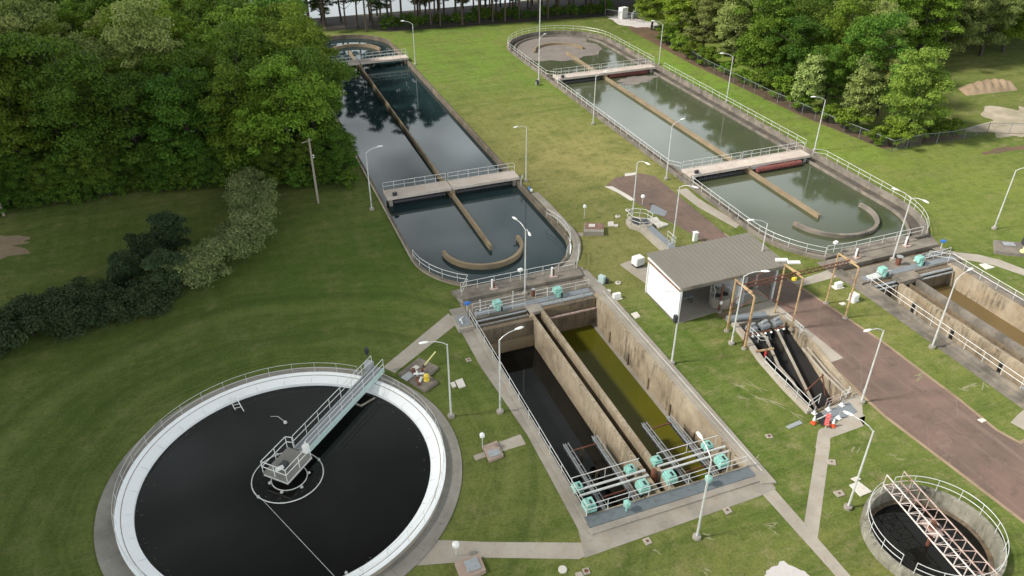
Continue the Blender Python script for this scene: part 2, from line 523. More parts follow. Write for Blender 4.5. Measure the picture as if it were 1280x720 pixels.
def railing(name, pts, z, parent, mat='rail', h=1.07, sp=1.9, r=.028, mid=True, closed=False, posts=True):
    """pipe railing along a 2D polyline; z base height"""
    mb = MB()
    P = [Vector((p[0], p[1], z)) for p in pts]
    if closed: P.append(P[0])
    for hh in ((h, h * .52) if mid else (h,)):
        mb.path([p + Vector((0, 0, hh)) for p in P], r, 6)
    cum = [0]
    for a, b in zip(P[:-1], P[1:]): cum.append(cum[-1] + (b - a).length)
    tot = cum[-1]; k = max(1, round(tot / sp))
    for i in range(k + (0 if closed else 1)):
        d = tot * i / k
        j = 0
        while j < len(cum) - 2 and cum[j + 1] < d: j += 1
        t = (d - cum[j]) / max(1e-6, cum[j + 1] - cum[j])
        q = P[j].lerp(P[j + 1], t)
        mb.tube(q, q + Vector((0, 0, h)), r * 1.05, 6)
    return mb.build(name, mat, parent)

# ================================================================== PLAN GEOMETRY
C1c, C1z = (-.85, 45.4), .5
C2c = (39.95, 23.4)
def ditch_loop(uc, vfar, vnear, Rr, chord, n=32):
    """stadium loop anticlockwise; the near end is an arc cut off by a chord at v=chord"""
    a = math.degrees(math.asin((vnear - chord) / Rr))
    pts = arc((uc, vfar), Rr, 0, 180, n)
    pts += arc((uc, vnear), Rr, 180, 180 + a, n // 2)
    pts += arc((uc, vnear), Rr, 360 - a, 360, n // 2)
    return pts
D1 = dict(uc=25.4, vfar=159.5, vnear=73.6)
D1in = ditch_loop(25.4, 159.5, 73.6, 8.9, 65.2)
D1out = ditch_loop(25.4, 159.5, 73.6, 9.3, 64.9)
D2in = ditch_loop(65.9, 144.5, 65.6, 9.3, 57.4)
D2mid = ditch_loop(66.1, 144.5, 65.6, 10.9, 57.2)
D2out = ditch_loop(66.1, 144.5, 65.6, 11.25, 57.0)
T1 = (18.5, 32.2, 33.2, 64.9)         # outer hole rectangle u0,u1,v0,v1
T2 = (59.3, 71.9, 8.0, 56.4)
FL = [(42.2, 50.4), (47.3, 50.4), (47.3, 45.0), (45.6, 37.6), (41.0, 37.0), (40.9, 40.5), (41.3, 44.6), (41.9, 47.6)]

# ------------------------------------------------------------------ ground
outer = [(-3000, -3000), (3000, -3000), (3000, 3000), (-3000, 3000)]
holes = [arc(C1c, 11.7, 0, 360, 72)[:-1], arc(C2c, 4.3, 0, 360, 48)[:-1], D1out, D2out,
         [(T1[0], T1[2]), (T1[1], T1[2]), (T1[1], 64.85), (T1[0], 64.85)],
         [(T2[0], T2[2]), (T2[1], T2[2]), (T2[1], 56.4), (T2[0], 56.4)], FL]
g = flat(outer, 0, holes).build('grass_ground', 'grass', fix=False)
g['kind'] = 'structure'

# roads and bare ground, each 4 mm above the one below
sheet('road', [(44.9, 83.0), (47.3, 84.8), (51.0, 84.9), (52.4, 83.4), (52.0, 66.3), (52.3, 57), (52.9, 52.5), (53.4, 47), (53.8, 43), (53.9, 34), (53.7, 30), (54.2, 28.3),
               (60, 29.0), (70, 30), (120, 32), (120, 20), (70, 14), (52, 8), (48.8, 10), (47.8, 19), (47.2, 26), (46.4, 34.7), (46.5, 37), (46.9, 42), (47.6, 44.5), (47.8, 52.5), (48.5, 60), (48.5, 67), (46.4, 76), (45.8, 80)], .004, 'road')
sheet('concrete_apron', [(48.4, 52.0), (48.55, 44.4), (48.62, 42.18), (46.9, 42.05), (46.7, 37.9), (44.8, 37.2), (44.9, 35.2), (41.2, 35.2), (41.2, 36.9), (45.6, 37.6), (47.3, 45.0), (47.3, 50.4), (42.2, 50.4), (42.1, 52.3), (48.2, 52.6)], .008, 'path')
sheet('concrete_apron', [(41.2, 35.2), (40.45, 35.31), (40.04, 35.13), (38.55, 33.62), (39.65, 33.22), (40.39, 34.11), (43.96, 34.3), (46.43, 37.4), (46.7, 37.9), (44.8, 37.2), (44.9, 35.2)], .006, 'path')
sheet('path', [(38.6, 33.6), (32.75, 27.7), (32.8, 26.3), (39.6, 33.2)], .010, 'path')
sheet('path', [(31.7, 31.2), (32.85, 31.3), (32.86, 27.6), (32.82, 20), (31.75, 18), (31.9, 24)], .012, 'path')
sheet('path', [(16.9, 62.0), (8.9, 55.9), (9.7, 54.7), (17.5, 60.2)], .012, 'path')
sheet('path', [(6.4, 36.9), (8.0, 35.7), (11.3, 34.25), (17.3, 31.9), (17.9, 30.9), (16.6, 30.7), (10.4, 33.2), (8.6, 33.45), (5.9, 34.2)], .010, 'path')
sheet('path', [(17.15, 62.6), (18.5, 62.6), (18.5, 32.2), (32.3, 32.4), (32.3, 33.2), (33.1, 33.2), (33.0, 31.2), (31.3, 31.0), (17.0, 30.65), (17.6, 33), (17.8, 43), (17.15, 53)], .016, 'concrete')
sheet('path', [(13.9, 43.02), (17.3, 43.4), (17.3, 42.2), (15.2, 42.1)], .014, 'path')
sheet('path', [(35.0, 72.97), (36.6, 72.4), (36.2, 71.6), (34.8, 72.1)], .01, 'path')
sheet('path', [(72.5, 55.2), (73.9, 53.2), (75.8, 51.9), (77.0, 50.2), (77.8, 47.8), (78, 40), (77, 40), (76.6, 46.8), (75.4, 49.6), (73.8, 51.3), (72.0, 52.2)], .01, 'path')
sheet('path', [(52.5, 54.6), (58.1, 55.3), (58.5, 53.8), (53.2, 53.6)], .012, 'path')
sheet('path', [(52.8, 78.5), (54.4, 78.5), (54.2, 75.5), (55.1, 67.6), (54.0, 66.9), (52.8, 73.3)], .010, 'path')
sheet('path', [(57.6, 57), (59.3, 57), (59.3, 20), (57.9, 20), (57.9, 50.5)], .014, 'stained')
sheet('path', [(71.9, 57.4), (74.6, 58.0), (73.3, 55.0), (73.2, 53.1), (72.9, 51.5), (72.9, 20), (71.9, 20)], .014, 'stained')
sheet('concrete_patch', [(47.9, 76.1), (48.6, 73.6), (47.6, 72.6), (46.4, 74.2)], .012, 'greyplate')
sheet('concrete_patch', [(49.0, 85.5), (50.8, 85.3), (50.2, 84.6), (48.6, 84.7)], .010, 'slabwhite')
sheet('concrete_patch', [(44.6, 82.9), (45.6, 82.5), (46.3, 79.6), (46.5, 77.8), (45.8, 77.9), (45.4, 80.4)], .010, 'slabwhite')
sheet('concrete_patch', [(55.5, 30.3), (57.2, 30.9), (60, 31.5), (60, 29.3), (55.8, 29.1)], .012, 'path')
def blob(c, rx, ry, n=40, seed=1, amp=.18, rot=0):
    rnd = random.Random(seed); ph = [rnd.uniform(0, 6.3) for _ in range(5)]
    r = []
    for i in range(n):
        t = 2 * PI * i / n
        k = 1 + amp * (.5 * math.sin(2 * t + ph[0]) + .4 * math.sin(3 * t + ph[1]) + .35 * math.sin(5 * t + ph[2]) + .3 * math.sin(9 * t + ph[3]) + .25 * math.sin(14 * t + ph[4]))
        x, y = rx * k * math.cos(t), ry * k * math.sin(t)
        r.append((c[0] + x * math.cos(R(rot)) - y * math.sin(R(rot)), c[1] + x * math.sin(R(rot)) + y * math.cos(R(rot))))
    return r
def strip(name, pts, w_, z, mat):
    L_, R_ = offset(pts, w_ / 2), offset(pts, -w_ / 2)
    return sheet(name, L_ + R_[::-1], z, mat)
strip('road_edge', [(52.0, 66.3), (52.3, 57), (52.9, 52.5), (53.4, 47), (53.8, 43), (53.9, 34), (53.7, 30), (54.2, 28.3), (60, 29)], .28, .009, 'dirt')
strip('road_edge', [(46.9, 42.05), (46.5, 37.4), (46.4, 34.7), (47.2, 26), (47.8, 19)], .3, .009, 'dirt')
rs = random.Random(8)
for (u_, v_, a_, l_) in [(38.8, 41.5, -60, 1.6), (38.1, 40.2, -50, 1.3), (39.1, 39.0, -65, 1.5), (37.4, 42.3, -40, 1.1), (39.6, 37.2, -75, 1.2), (36.6, 41.0, -55, .8), (53.0, 37.6, 10, .9), (56.5, 35.2, 15, 1.3), (57.3, 34.8, 60, .9), (55.4, 35.0, -20, .8), (30.6, 28.2, -70, .7), (31.0, 28.7, 10, .6), (25.6, 29.2, -40, .5), (21.6, 29.3, -50, .5), (24.0, 26.8, -60, .5), (33.6, 34.2, 20, .5), (41.5, 32.2, 20, .6), (43.8, 30.6, -30, .7)]:
    for k in range(2):
        sheet('dead_grass', blob((u_ + rs.uniform(-.3, .3), v_ + rs.uniform(-.3, .3)), l_ * .5, rs.uniform(.05, .10), seed=rs.randrange(999), amp=.7, rot=a_ + rs.uniform(-25, 25), n=26), .005 + .001 * k, 'deadgrass')
sheet('gravel', blob((28.6, 23.9), 1.7, 1.75, seed=3), .006, 'sandwhite')
sheet('dirt', blob((-29.0, 94.0), 6.2, 2.6, seed=5, amp=.3, rot=-18), .006, 'dirt')
sheet('gravel', blob((119.5, 80.5), 11.5, 6.0, seed=9, amp=.55, rot=25, n=90), .006, 'claygravel')
sheet('dirt', blob((104.5, 73.2), 4.2, .8, seed=11, amp=.4), .006, 'redmulch')
sheet('dirt', blob((42.9, 51.4), .9, 1.3, seed=12, amp=.3, rot=30), .010, 'dirt')
sheet('gravel', blob((88.9, 157.5), 3.0, 7.5, seed=13, amp=.25, rot=20), .008, 'sandwhite')
# pine straw strips along the forest edges
sheet('pine_straw', [(84.2, 124.5), (85.5, 96), (88.0, 79.8), (94, 79.3), (104, 78.9), (103, 80), (95, 81), (90.5, 84), (88.5, 98), (86.5, 128), (92, 160), (88, 162), (84.9, 150)], .005, 'redmulch')
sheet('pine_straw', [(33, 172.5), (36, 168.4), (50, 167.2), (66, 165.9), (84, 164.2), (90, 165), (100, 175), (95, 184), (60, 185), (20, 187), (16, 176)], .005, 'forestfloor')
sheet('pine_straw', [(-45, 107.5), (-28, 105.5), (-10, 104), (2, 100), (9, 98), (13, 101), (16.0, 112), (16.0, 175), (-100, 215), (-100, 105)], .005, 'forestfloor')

# lake beyond the pines
sheet('lake', [(-60, 190), (20, 186), (70, 184.5), (100, 190), (140, 230), (200, 700), (-300, 700)], .02, 'w_lake')

# ------------------------------------------------------------------ water surfaces
def water_sheet(pts, z, mat): return sheet('water', pts, z, mat)
water_sheet(arc(C1c, 10.95, 0, 360, 72)[:-1], -.05, 'w_black')
water_sheet(arc(C2c, 4.15, 0, 360, 48)[:-1], -.50, 'w_black')
water_sheet(ditch_loop(25.4, 159.5, 73.6, 8.98, 65.1), -.55, 'w_ditch')
water_sheet(ditch_loop(65.9, 144.5, 65.6, 9.38, 57.3), -.38, 'w_green')
water_sheet([(18.6, 34.0), (24.6, 34.0), (24.6, 58.4), (18.6, 58.4)], -3.0, 'w_black')
water_sheet([(25.8, 34.0), (32.0, 34.0), (32.0, 60.0), (25.8, 60.0)], -3.3, 'w_olive')
water_sheet([(24.6, 34.0), (25.8, 34.0), (25.8, 59.2), (24.6, 59.2)], -1.6, 'w_black')
water_sheet([(59.5, 15), (64.4, 15), (64.4, 52), (59.5, 52)], -2.3, 'w_mud')
water_sheet([(65.0, 15), (71.2, 15), (71.2, 52), (65.0, 52)], -2.0, 'w_mud')
water_sheet([(64.2, 15), (65.2, 15), (65.2, 52), (64.2, 52)], -1.2, 'w_black')
water_sheet([(41.9, 37.6), (45.9, 37.6), (47.4, 50.5), (41.9, 50.5)], -3.0, 'w_black')

# ================================================================== OXIDATION DITCHES
d1 = empty('oxidation_ditch', (25.4, 116, 0), 'long racetrack basin of dark blue-grey water beside the dense woods', 'basin', 'racetrack basins')
MB().wall(offset(D1in, -.14, True), .26, -1.5, .25, True).build('outer_wall', 'brownstain', d1)
MB().wall([(25.4, 73.2), (25.4, 157)], .28, -1.6, .12).build('centre_wall', 'brownwall', d1)
MB().wall(arc((24.6, 74.0), 4.55, 178, 366, 28), .36, -1.6, .05).build('curved_baffle', 'brownwall', d1)
MB().wall(arc((26.2, 156.5), 5.3, 0, 150, 24), .36, -1.6, .05).build('curved_baffle', 'brownwall', d1)
# broad kerb along the near right side
MB().wall(arc((25.4, 73.6), 9.95, -62, 0, 20) + [(35.35, 80), (35.2, 84)], .9, -.2, .22).build('kerb', 'concrete', d1)
MB().wall([(34.72, 84.2), (34.72, 158)], .2, -.2, .12).build('kerb', 'darkledge', d1)
MB().prism([(18.9, 63.3), (32.3, 63.3), (32.6, 65.5), (18.2, 65.3)], -1.4, .42).build('end_slab', 'stained', d1, .03)
railing('railing', arc((25.4, 73.6), 9.1, 182, 236, 14) + [(18.95, 63.9)], .32, d1)
railing('railing', [(19.1, 64.75), (31.9, 64.75)], .42, d1)
railing('railing', arc((25.4, 73.6), 9.2, -42, 22, 14), .3, d1)
railing('railing', [(32.1, 64.6), (33.1, 66.2), (33.9, 67.9)], .3, d1)
mb = MB()
for k in (0, .4): mb.path([(34.3 + k * .2, 86.4 + k, .2), (34.3 + k * .2, 86.4 + k, 1.2), (34.9 + k * .2, 87.2 + k, 1.25), (35.1 + k * .2, 88.0 + k, .4)], .03)
mb.build('grab_rail', 'rail', d1)

d2 = empty('oxidation_ditch', (66, 105, 0), 'racetrack basin of greenish water railed all round, brown foam at its far end', 'basin', 'racetrack basins')
MB().wall(offset(D2in, -.13, True), .24, -1.8, -.05, True).build('inner_wall', 'stained', d2)
MB().wall(offset(D2out, .2, True), .4, -1.2, .42, True).build('outer_wall', 'stained', d2)
# ledge between the two walls
led = flat([(p[0], p[1]) for p in offset(D2out, .3, True)], -.32, [offset(D2in, -.2, True)])
led.build('ledge', 'darkledge', d2, fix=False)
MB().wall([(65.4, 66.0), (65.4, 140.8)], .36, -1.8, .12).build('centre_wall', 'brownwall', d2)
MB().wall(arc((67.0, 66.1), 5.5, 184, 368, 30), .42, -1.8, .08).build('curved_baffle', 'stained', d2)
MB().wall(arc((64.8, 142.8), 5.1, 0, 168, 26), .36, -1.8, .08).build('curved_baffle', 'brownwall', d2)
MB().prism([(61.0, 56.5), (71.5, 56.5), (70.4, 58.0), (61.6, 57.8)], -1.4, .45).build('end_slab', 'stained', d2, .03)
r2 = offset(D2out, .2, True)
n_ = len(r2)
# railing in runs that leave the bridge landings open
railing('railing', [(77.15, 83.6)] + [(77.15, v) for v in (95, 110, 123.6)], .42, d2, sp=2.0)
railing('railing', [(77.15, 127.2), (77.15, 136)] + [p for p in arc((66.1, 144.5), 11.05, 0, 180, 32)] + [(55.05, 136), (55.05, 127.0), (56.3, 125.6)], .42, d2, sp=2.0)
railing('railing', [(56.2, 123.6), (55.05, 122), (55.05, 110), (55.05, 95), (55.05, 84.2), (56.1, 83.0)], .42, d2, sp=2.0)
railing('railing', [(56.1, 79.8), (55.05, 78.6), (55.05, 72)] + arc((66.1, 65.6), 11.05, 180, 229, 12), .42, d2, sp=2.0)
railing('railing', [(59.2, 57.5), (62, 57.25), (72.6, 57.25)], .45, d2, sp=2.0)
railing('railing', arc((66.1, 65.6), 11.05, -48, 0, 12) + [(77.15, 75), (77.15, 79.5), (76.0, 80.6)], .42, d2, sp=2.0)
# brown foam lying on the water at the far end
fo = flat(offset(blob((64.4, 145.6), 9.6, 9.0, seed=21, amp=.12, n=60), 0), -.365)
M['foam'] = concrete('brown_foam', (.235, .205, .185), (.17, .15, .135), (.15, .12, .09), .8)
tag(fo.build('foam', 'foam', fix=False), 'brown scum foam spread over the far end of the green racetrack basin', 'foam', kind='stuff')
fo2 = flat(blob((70.5, 121.6), 3.9, 1.9, seed=22, amp=.25), -.36)
tag(fo2.build('foam', 'foam', fix=False), 'pale tongue of foam just below the far bridge of the green basin', 'foam', kind='stuff')

# bridges over the ditches
def footbridge(u0, u1, v0, v1, upier, label, red=False, nearrail=False, lz=.78):
    b = empty('footbridge', ((u0 + u1) / 2, (v0 + v1) / 2, 0), label, 'bridge', 'footbridges over the racetrack basins')
    MB().box(u0, upier - .06, v0, v1, lz - .38, lz).build('deck', 'bridge', b, .03)
    MB().box(upier + .06, u1, v0, v1, lz - .38, lz + .002).build('deck', 'bridge', b, .03)
    for u in (u0 + .5, u1 - .6): MB().box(u - .22, u + .22, v0 + .25, v1 - .25, -1.5, lz - .38).build('pier', 'concrete', b)
    MB().box(upier - .35, upier + .35, v0 - .15, v1 - .1, -1.6, lz - .4).build('pier', 'brownwall', b)
    railing('railing', [(u0 + .05, v1 - .1), (upier - .15, v1 - .1)], lz, b, sp=1.5)
    railing('railing', [(upier + .15, v1 - .1), (u1 - .1, v1 - .1), (u1 - .1, v1 - .8)], lz, b, sp=1.5)
    if nearrail: railing('railing', [(u0 + .05, v0 + .1), (u1 - .1, v0 + .1)], lz, b, sp=1.5)
    mb_ = MB(); mb_.obox((u0 + 1.1, (v0 + v1) / 2 - .8), 10, .55, .35, lz, lz + .45)
    mb_.build('drive_motor', 'darkmetal', b, .04)
    # horizontal brush rotor slung under the deck
    rt = empty_part('rotor', b)
    return b
def empty_part(name, b): return None
b1 = footbridge(16.9, 34.7, 88.0, 90.4, 25.4, 'pink-grey concrete footbridge across the near part of the dark basin')
b2 = footbridge(16.9, 34.7, 145.9, 148.2, 25.4, 'footbridge at the far end of the dark basin, partly hidden by the woods', nearrail=True)
b3 = footbridge(56.0, 75.4, 80.3, 82.6, 65.4, 'concrete footbridge with red rusty rotor cover beneath, near half of the railed basin')
b4 = footbridge(56.0, 75.6, 124.0, 126.2, 65.4, 'footbridge beside the brown foam at the far end of the railed basin', nearrail=True)
def rotor_under(b, u0, u1, v, mat, z=.1, r=.34):
    mb_ = MB(); mb_.tube((u0, v, z), (u1, v, z), r, 12)
    k = int((u1 - u0) / .35)
    for i in range(k):
        u = u0 + (i + .5) * (u1 - u0) / k
        mb_.tube((u - .05, v, z), (u + .05, v, z), r + .1, 10)
    mb_.build('rotor', mat, b)
rotor_under(b3, 66.3, 73.6, 79.95, 'redrust', .05, .30)
rotor_under(b3, 57.5, 64.6, 80.9, 'darkmetal', -.3)
rotor_under(b4, 66.3, 74.3, 124.6, 'redrust', -.1)
rotor_under(b4, 57.5, 64.6, 124.6, 'darkmetal', -.3)
rotor_under(b1, 17.8, 24.7, 88.9, 'darkmetal', -.3)
rotor_under(b1, 26.1, 33.8, 88.9, 'darkmetal', -.3)

# ================================================================== ROUND CLARIFIER
C1W = 13.3
cl = empty('round_clarifier', (*C1c, 0), 'huge round settling tank of black water with a broad white rim', 'tank')
def ring(c, r0, r1, z0, z1, n=96):
    mb_ = MB(); v = []; f = []
    for i in range(n):
        t = 2 * PI * i / n; x, y = math.cos(t), math.sin(t)
        v += [(c[0] + r0 * x, c[1] + r0 * y, z0), (c[0] + r1 * x, c[1] + r1 * y, z0), (c[0] + r1 * x, c[1] + r1 * y, z1), (c[0] + r0 * x, c[1] + r0 * y, z1)]
    for i in range(n):
        a, b = 4 * i, 4 * ((i + 1) % n)
        f += [(a + 3, a + 2, b + 2, b + 3), (a, b, b + 1, a + 1), (a, a + 3, b + 3, b), (a + 1, b + 1, b + 2, a + 2)]
    return mb_.add(v, f)
ring(C1c, 11.55, 11.95, -1.5, .5).build('outer_wall', 'concrete', cl)
# white launder: sloping dish between rim and weir
mb = MB(); v = []; f = []; n = 120
for i in range(n):
    t = 2 * PI * i / n; x, y = math.cos(t), math.sin(t)
    for r_, z_ in ((11.98, .50), (11.98, .56), (11.80, .57), (10.95, .26), (10.80, .22), (10.80, -.2)):
        v.append((C1c[0] + r_ * x, C1c[1] + r_ * y, z_))
for i in range(n):
    a, b = 6 * i, 6 * ((i + 1) % n)
    for k in range(5): f.append((a + k, b + k, b + k + 1, a + k + 1))
mb.add(v, f).build('white_launder', 'launder', cl, smooth=False)
mb = MB()
for i in range(30):
    t = 2 * PI * i / 30
    mb.tube((C1c[0] + 10.85 * math.cos(t), C1c[1] + 10.85 * math.sin(t), .235), (C1c[0] + 11.9 * math.cos(t), C1c[1] + 11.9 * math.sin(t), .575), .012, 4)
mb.build('panel_seam', 'galv', cl)
ring((C1c[0] - .1, C1c[1] + .0), 11.86, C1W, -.3, .08, 120).build('walkway', 'clarconc', cl)
for i in range(32):
    t = 2 * PI * (i + .3) / 32
    c_, s_ = math.cos(t), math.sin(t)
    MB().tube((C1c[0] + 11.97 * c_, C1c[1] + 11.97 * s_, .078), (C1c[0] + 13.0 * c_, C1c[1] + 13.0 * s_, .078), .014, 4).build('walkway_joint', 'stained', cl)
bth = 48.5
railing('railing', arc(C1c, 11.86, 52, 400, 130), .57, cl, sp=1.95, r=.015)
mb = MB()
lx, ly = C1c[0] + 10.75 * math.cos(R(106)), C1c[1] + 10.75 * math.sin(R(106))
mb.path([(lx, ly, .3), (lx + .1, ly - .1, .6), (lx + .25, ly - .9, .5), (lx + .5, ly - 1.6, .1)], .035)
mb.path([(lx - .55, ly, .3), (lx - .45, ly - .1, .6), (lx - .3, ly - .9, .5), (lx - .15, ly - 1.3, .2)], .03)
for k in range(4): mb.tube((lx - .5 + .09 * k, ly - .15 - .35 * k, .55 - .08 * k), (lx + .12 + .1 * k, ly - .15 - .35 * k, .55 - .08 * k), .025)
mb.build('ladder', 'white', cl)
mb = MB(); mb.lathe((-.25, 51.55, -.06), [(.02, 0), (.14, .06), (.12, .22), (.02, .3)], 10); mb.tube((-.25, 51.55, .1), (-.75, 52.6, .0), .018, 4); mb.tube((-.75, 52.6, 0), (-1.3, 52.8, .0), .018, 4)
mb.build('float_sampler', 'white', cl)
mb = MB(); mb.wall([(5.1, 52.4), (6.0, 51.4), (7.3, 52.0)], .06, -.1, .12)
mb.build('scum_trough', 'concrete', cl)

cb = empty('clarifier_bridge', (*C1c, 0), 'pale steel access bridge running out to the middle of the black round tank', 'bridge')
dx, dy = .7071, .7071
def B(l, s, z): return (C1c[0] + .2 + dx * l + dy * s * 1.0, C1c[1] + .35 + dy * l - dx * s, z)   # l outwards, s to the right
def Bbox(l0, l1, s0, s1, z0, z1):
    m_ = MB(); m_.prism([B(l0, s0, 0)[:2], B(l1, s0, 0)[:2], B(l1, s1, 0)[:2], B(l0, s1, 0)[:2]], z0, z1); return m_
Bbox(1.5, 12.7, -.45, .45, .98, 1.04).build('deck', 'greyplate', cb)
Bbox(1.5, 12.7, .46, .58, .66, 1.12).build('girder', 'aquapale', cb)
Bbox(1.5, 12.7, -.58, -.46, .66, 1.12).build('girder', 'galv', cb)
m_ = MB()
for sde in (-.6, .6):
    for hh in (1.1, .58):
        m_.tube(B(1.6, sde, 1.1 + hh), B(12.6, sde, 1.1 + hh), .028)
    for i in range(8):
        l = 1.6 + i * 11 / 7
        m_.tube(B(l, sde, 1.05), B(l, sde, 2.2), .028)
m_.build('railing', 'rail', cb)
pl = Bbox(-1.5, 1.4, -1.08, 1.08, .86, 1.04).build('platform', 'platgrate', cb)
Bbox(-1.5, 1.45, -1.1, 1.1, .66, .86).build('platform_beam', 'rail', cb)
m_ = MB()
cs = [(1.5, -.6), (1.35, -1.1), (-1.5, -1.1), (-1.5, 1.1), (1.35, 1.1), (1.5, .6)]
for a_, b_ in zip(cs[:-1], cs[1:]):
    for hh in (1.1, .58): m_.tube(B(*a_, 1.04 + hh), B(*b_, 1.04 + hh), .03)
for c_ in cs + [(0, -1.1), (0, 1.1), (-1.5, 0)]: m_.tube(B(*c_, 1.0), B(*c_, 2.14), .03)
m_.build('platform_railing', 'white', cb)
m_ = Bbox(-.7, -.1, -.25, .25, 1.04, 1.45); m_.build('drive_motor', 'darkmetal', cb, .05)
m_ = MB(); p = B(-.95, .05, 0); m_.obox(p[:2], 20, .62, .26, 1.3, 1.5); m_.build('motor_cover', 'white', cb, .03)
m_ = MB(); m_.lathe((C1c[0] + .2, C1c[1] + .35, -.3), [(.35, 0), (.35, 1.3)], 16); m_.build('centre_column', 'stained', cb)
m_ = Bbox(1.35, 1.75, .35, .75, 1.04, 1.75); m_.build('control_box', 'white', cb, .03)
m_ = Bbox(12.2, 12.8, -1.2, -.5, .5, 1.5); m_.build('end_cabinet', 'galv', cb, .03)
m_ = MB(); p = B(12.6, -1.1, 0); m_.tube((p[0], p[1], .5), (p[0] + .1, p[1] + .1, 2.2), .03); m_.build('lamp_bracket', 'darkmetal', cb)
m_ = MB(); m_.lathe((p[0] + .1, p[1] + .1, 2.1), [(.12, 0), (.2, .2), (.2, .6), (.08, .75)], 10); m_.build('floodlight', 'black', cb)
# feed rings
def torus(mb_, c, rr, z, r, n=64):
    mb_.path([(c[0] + rr * math.cos(2 * PI * i / n), c[1] + rr * math.sin(2 * PI * i / n), z) for i in range(n + 1)], r, 6)
m_ = MB(); torus(m_, (-.85, 45.45), 2.65, .02, .045); 
for a_ in (100, 210, 20): m_.lathe((-.85 + 2.65 * math.cos(R(a_)), 45.45 + 2.65 * math.sin(R(a_)), -.06), [(.1, 0), (.1, .16)], 8)
m_.build('scum_baffle_ring', 'rail', cb)
m_ = MB(); torus(m_, (-.75, 45.3), 1.33, .03, .04, 40)
for a_ in range(0, 360, 60): m_.lathe((-.75 + 1.45 * math.cos(R(a_)), 45.3 + 1.45 * math.sin(R(a_)), -.06), [(.14, 0), (.1, .1)], 8)
m_.build('feed_well_ring', 'rail', cb)
m_ = MB(); m_.tube((-3.1, 44.2, .03), (1.6, 33.6, .0), .014, 5); m_.lathe((1.65, 35.2, -.05), [(.08, 0), (.12, .1), (.05, .25)], 8)
m_.build('skimmer_arm', 'rail', cb)

rsn = random.Random(31); mb = MB()
for i in range(170):
    a_ = rsn.uniform(0, 2 * PI); r_ = 10.75 - abs(rsn.gauss(0, .35)) if i < 120 else 2.6 - abs(rsn.gauss(0, .5))
    x_, y_ = C1c[0] + r_ * math.cos(a_), C1c[1] + r_ * math.sin(a_); q = rsn.uniform(.012, .04)
    mb.add([(x_ - q, y_ - q * .6, -.044), (x_ + q, y_ - q * .8, -.044), (x_ + q * .7, y_ + q, -.044), (x_ - q * .8, y_ + q * .7, -.044)], [(0, 1, 2, 3)])
tag(mb.build('floating_scum', 'stained', None, fix=False), 'small flecks of scum floating round the rim of the huge round tank', 'scum', kind='stuff')

# ================================================================== SMALL ROUND TANK
c2 = empty('round_tank', (*C2c, 0), 'small raised round concrete tank with white railing and dark water', 'tank')
ring(C2c, 4.12, 4.52, -2.5, .8, 72).build('tank_wall', 'mosswall', c2)
ring(C2c, 3.80, 4.1, -1.9, -.42, 72).build('weir_ring', 'darkwall', c2)
railing('railing', arc(C2c, 4.3, -62, 84, 40), .8, c2, sp=1.5, r=.026)
railing('railing', arc(C2c, 4.3, 98, 197, 30), .8, c2, sp=1.5, r=.026)
railing('railing', arc(C2c, 4.3, 209, 296, 30), .8, c2, sp=1.5, r=.026)
tb = empty('truss_bridge', (*C2c, .8), 'rust-streaked white lattice bridge spanning the small round tank', 'bridge')
ca = R(-97)
def T(l, s, z): return (40.0 + math.cos(ca) * l - math.sin(ca) * s, 23.45 + math.sin(ca) * l + math.cos(ca) * s, z)
mL, mR, mB = MB(), MB(), MB()
for m_, s_ in ((mL, -.72), (mR, .72)):
    m_.tube(T(-4.5, s_, .95), T(4.6, s_, .95), .055); m_.tube(T(-4.5, s_, 2.0), T(4.6, s_, 2.0), .05)
    for i in range(10):
        l = -4.5 + i * .91
        m_.tube(T(l, s_, .95), T(l, s_, 2.0), .035); m_.tube(T(l, s_, .95), T(l + .91, s_, 2.0), .028)
        m_.tube(T(l, s_, .95), T(l + .455, s_, 1.5), .02)
    m_.tube(T(4.6, s_, .95), T(4.6, s_, 2.0), .035)
for i in range(11):
    l = -4.5 + i * .91
    mB.tube(T(l, -.72, .95), T(l, .72, .95), .03)
    if i < 10: mB.tube(T(l, -.72, .95), T(l + .91, .72, .95), .022); mB.tube(T(l, .72, .95), T(l + .91, -.72, .95), .022)
mL.build('truss_side', 'palerust', tb) ; mR.build('truss_side', 'pinksteel', tb); mB.build('floor_bracing', 'pinksteel', tb)
m_ = MB(); m_.obox(T(-.2, .0, 0)[:2], -97, 1.5, .8, .98, 1.05); m_.build('gearbox_plate', 'pinksteel', tb)
m_ = MB(); m_.lathe((*T(-.2, 0, 0)[:2], 1.05), [(.25, 0), (.25, .25), (.16, .35), (.16, .6)], 14); m_.build('gearbox', 'darkrust', tb)
m_ = MB(); m_.lathe((*T(0, 0, 0)[:2], -1.3), [(.14, 0), (.14, 2.25)], 10); m_.build('drive_shaft', 'darkrust', tb)

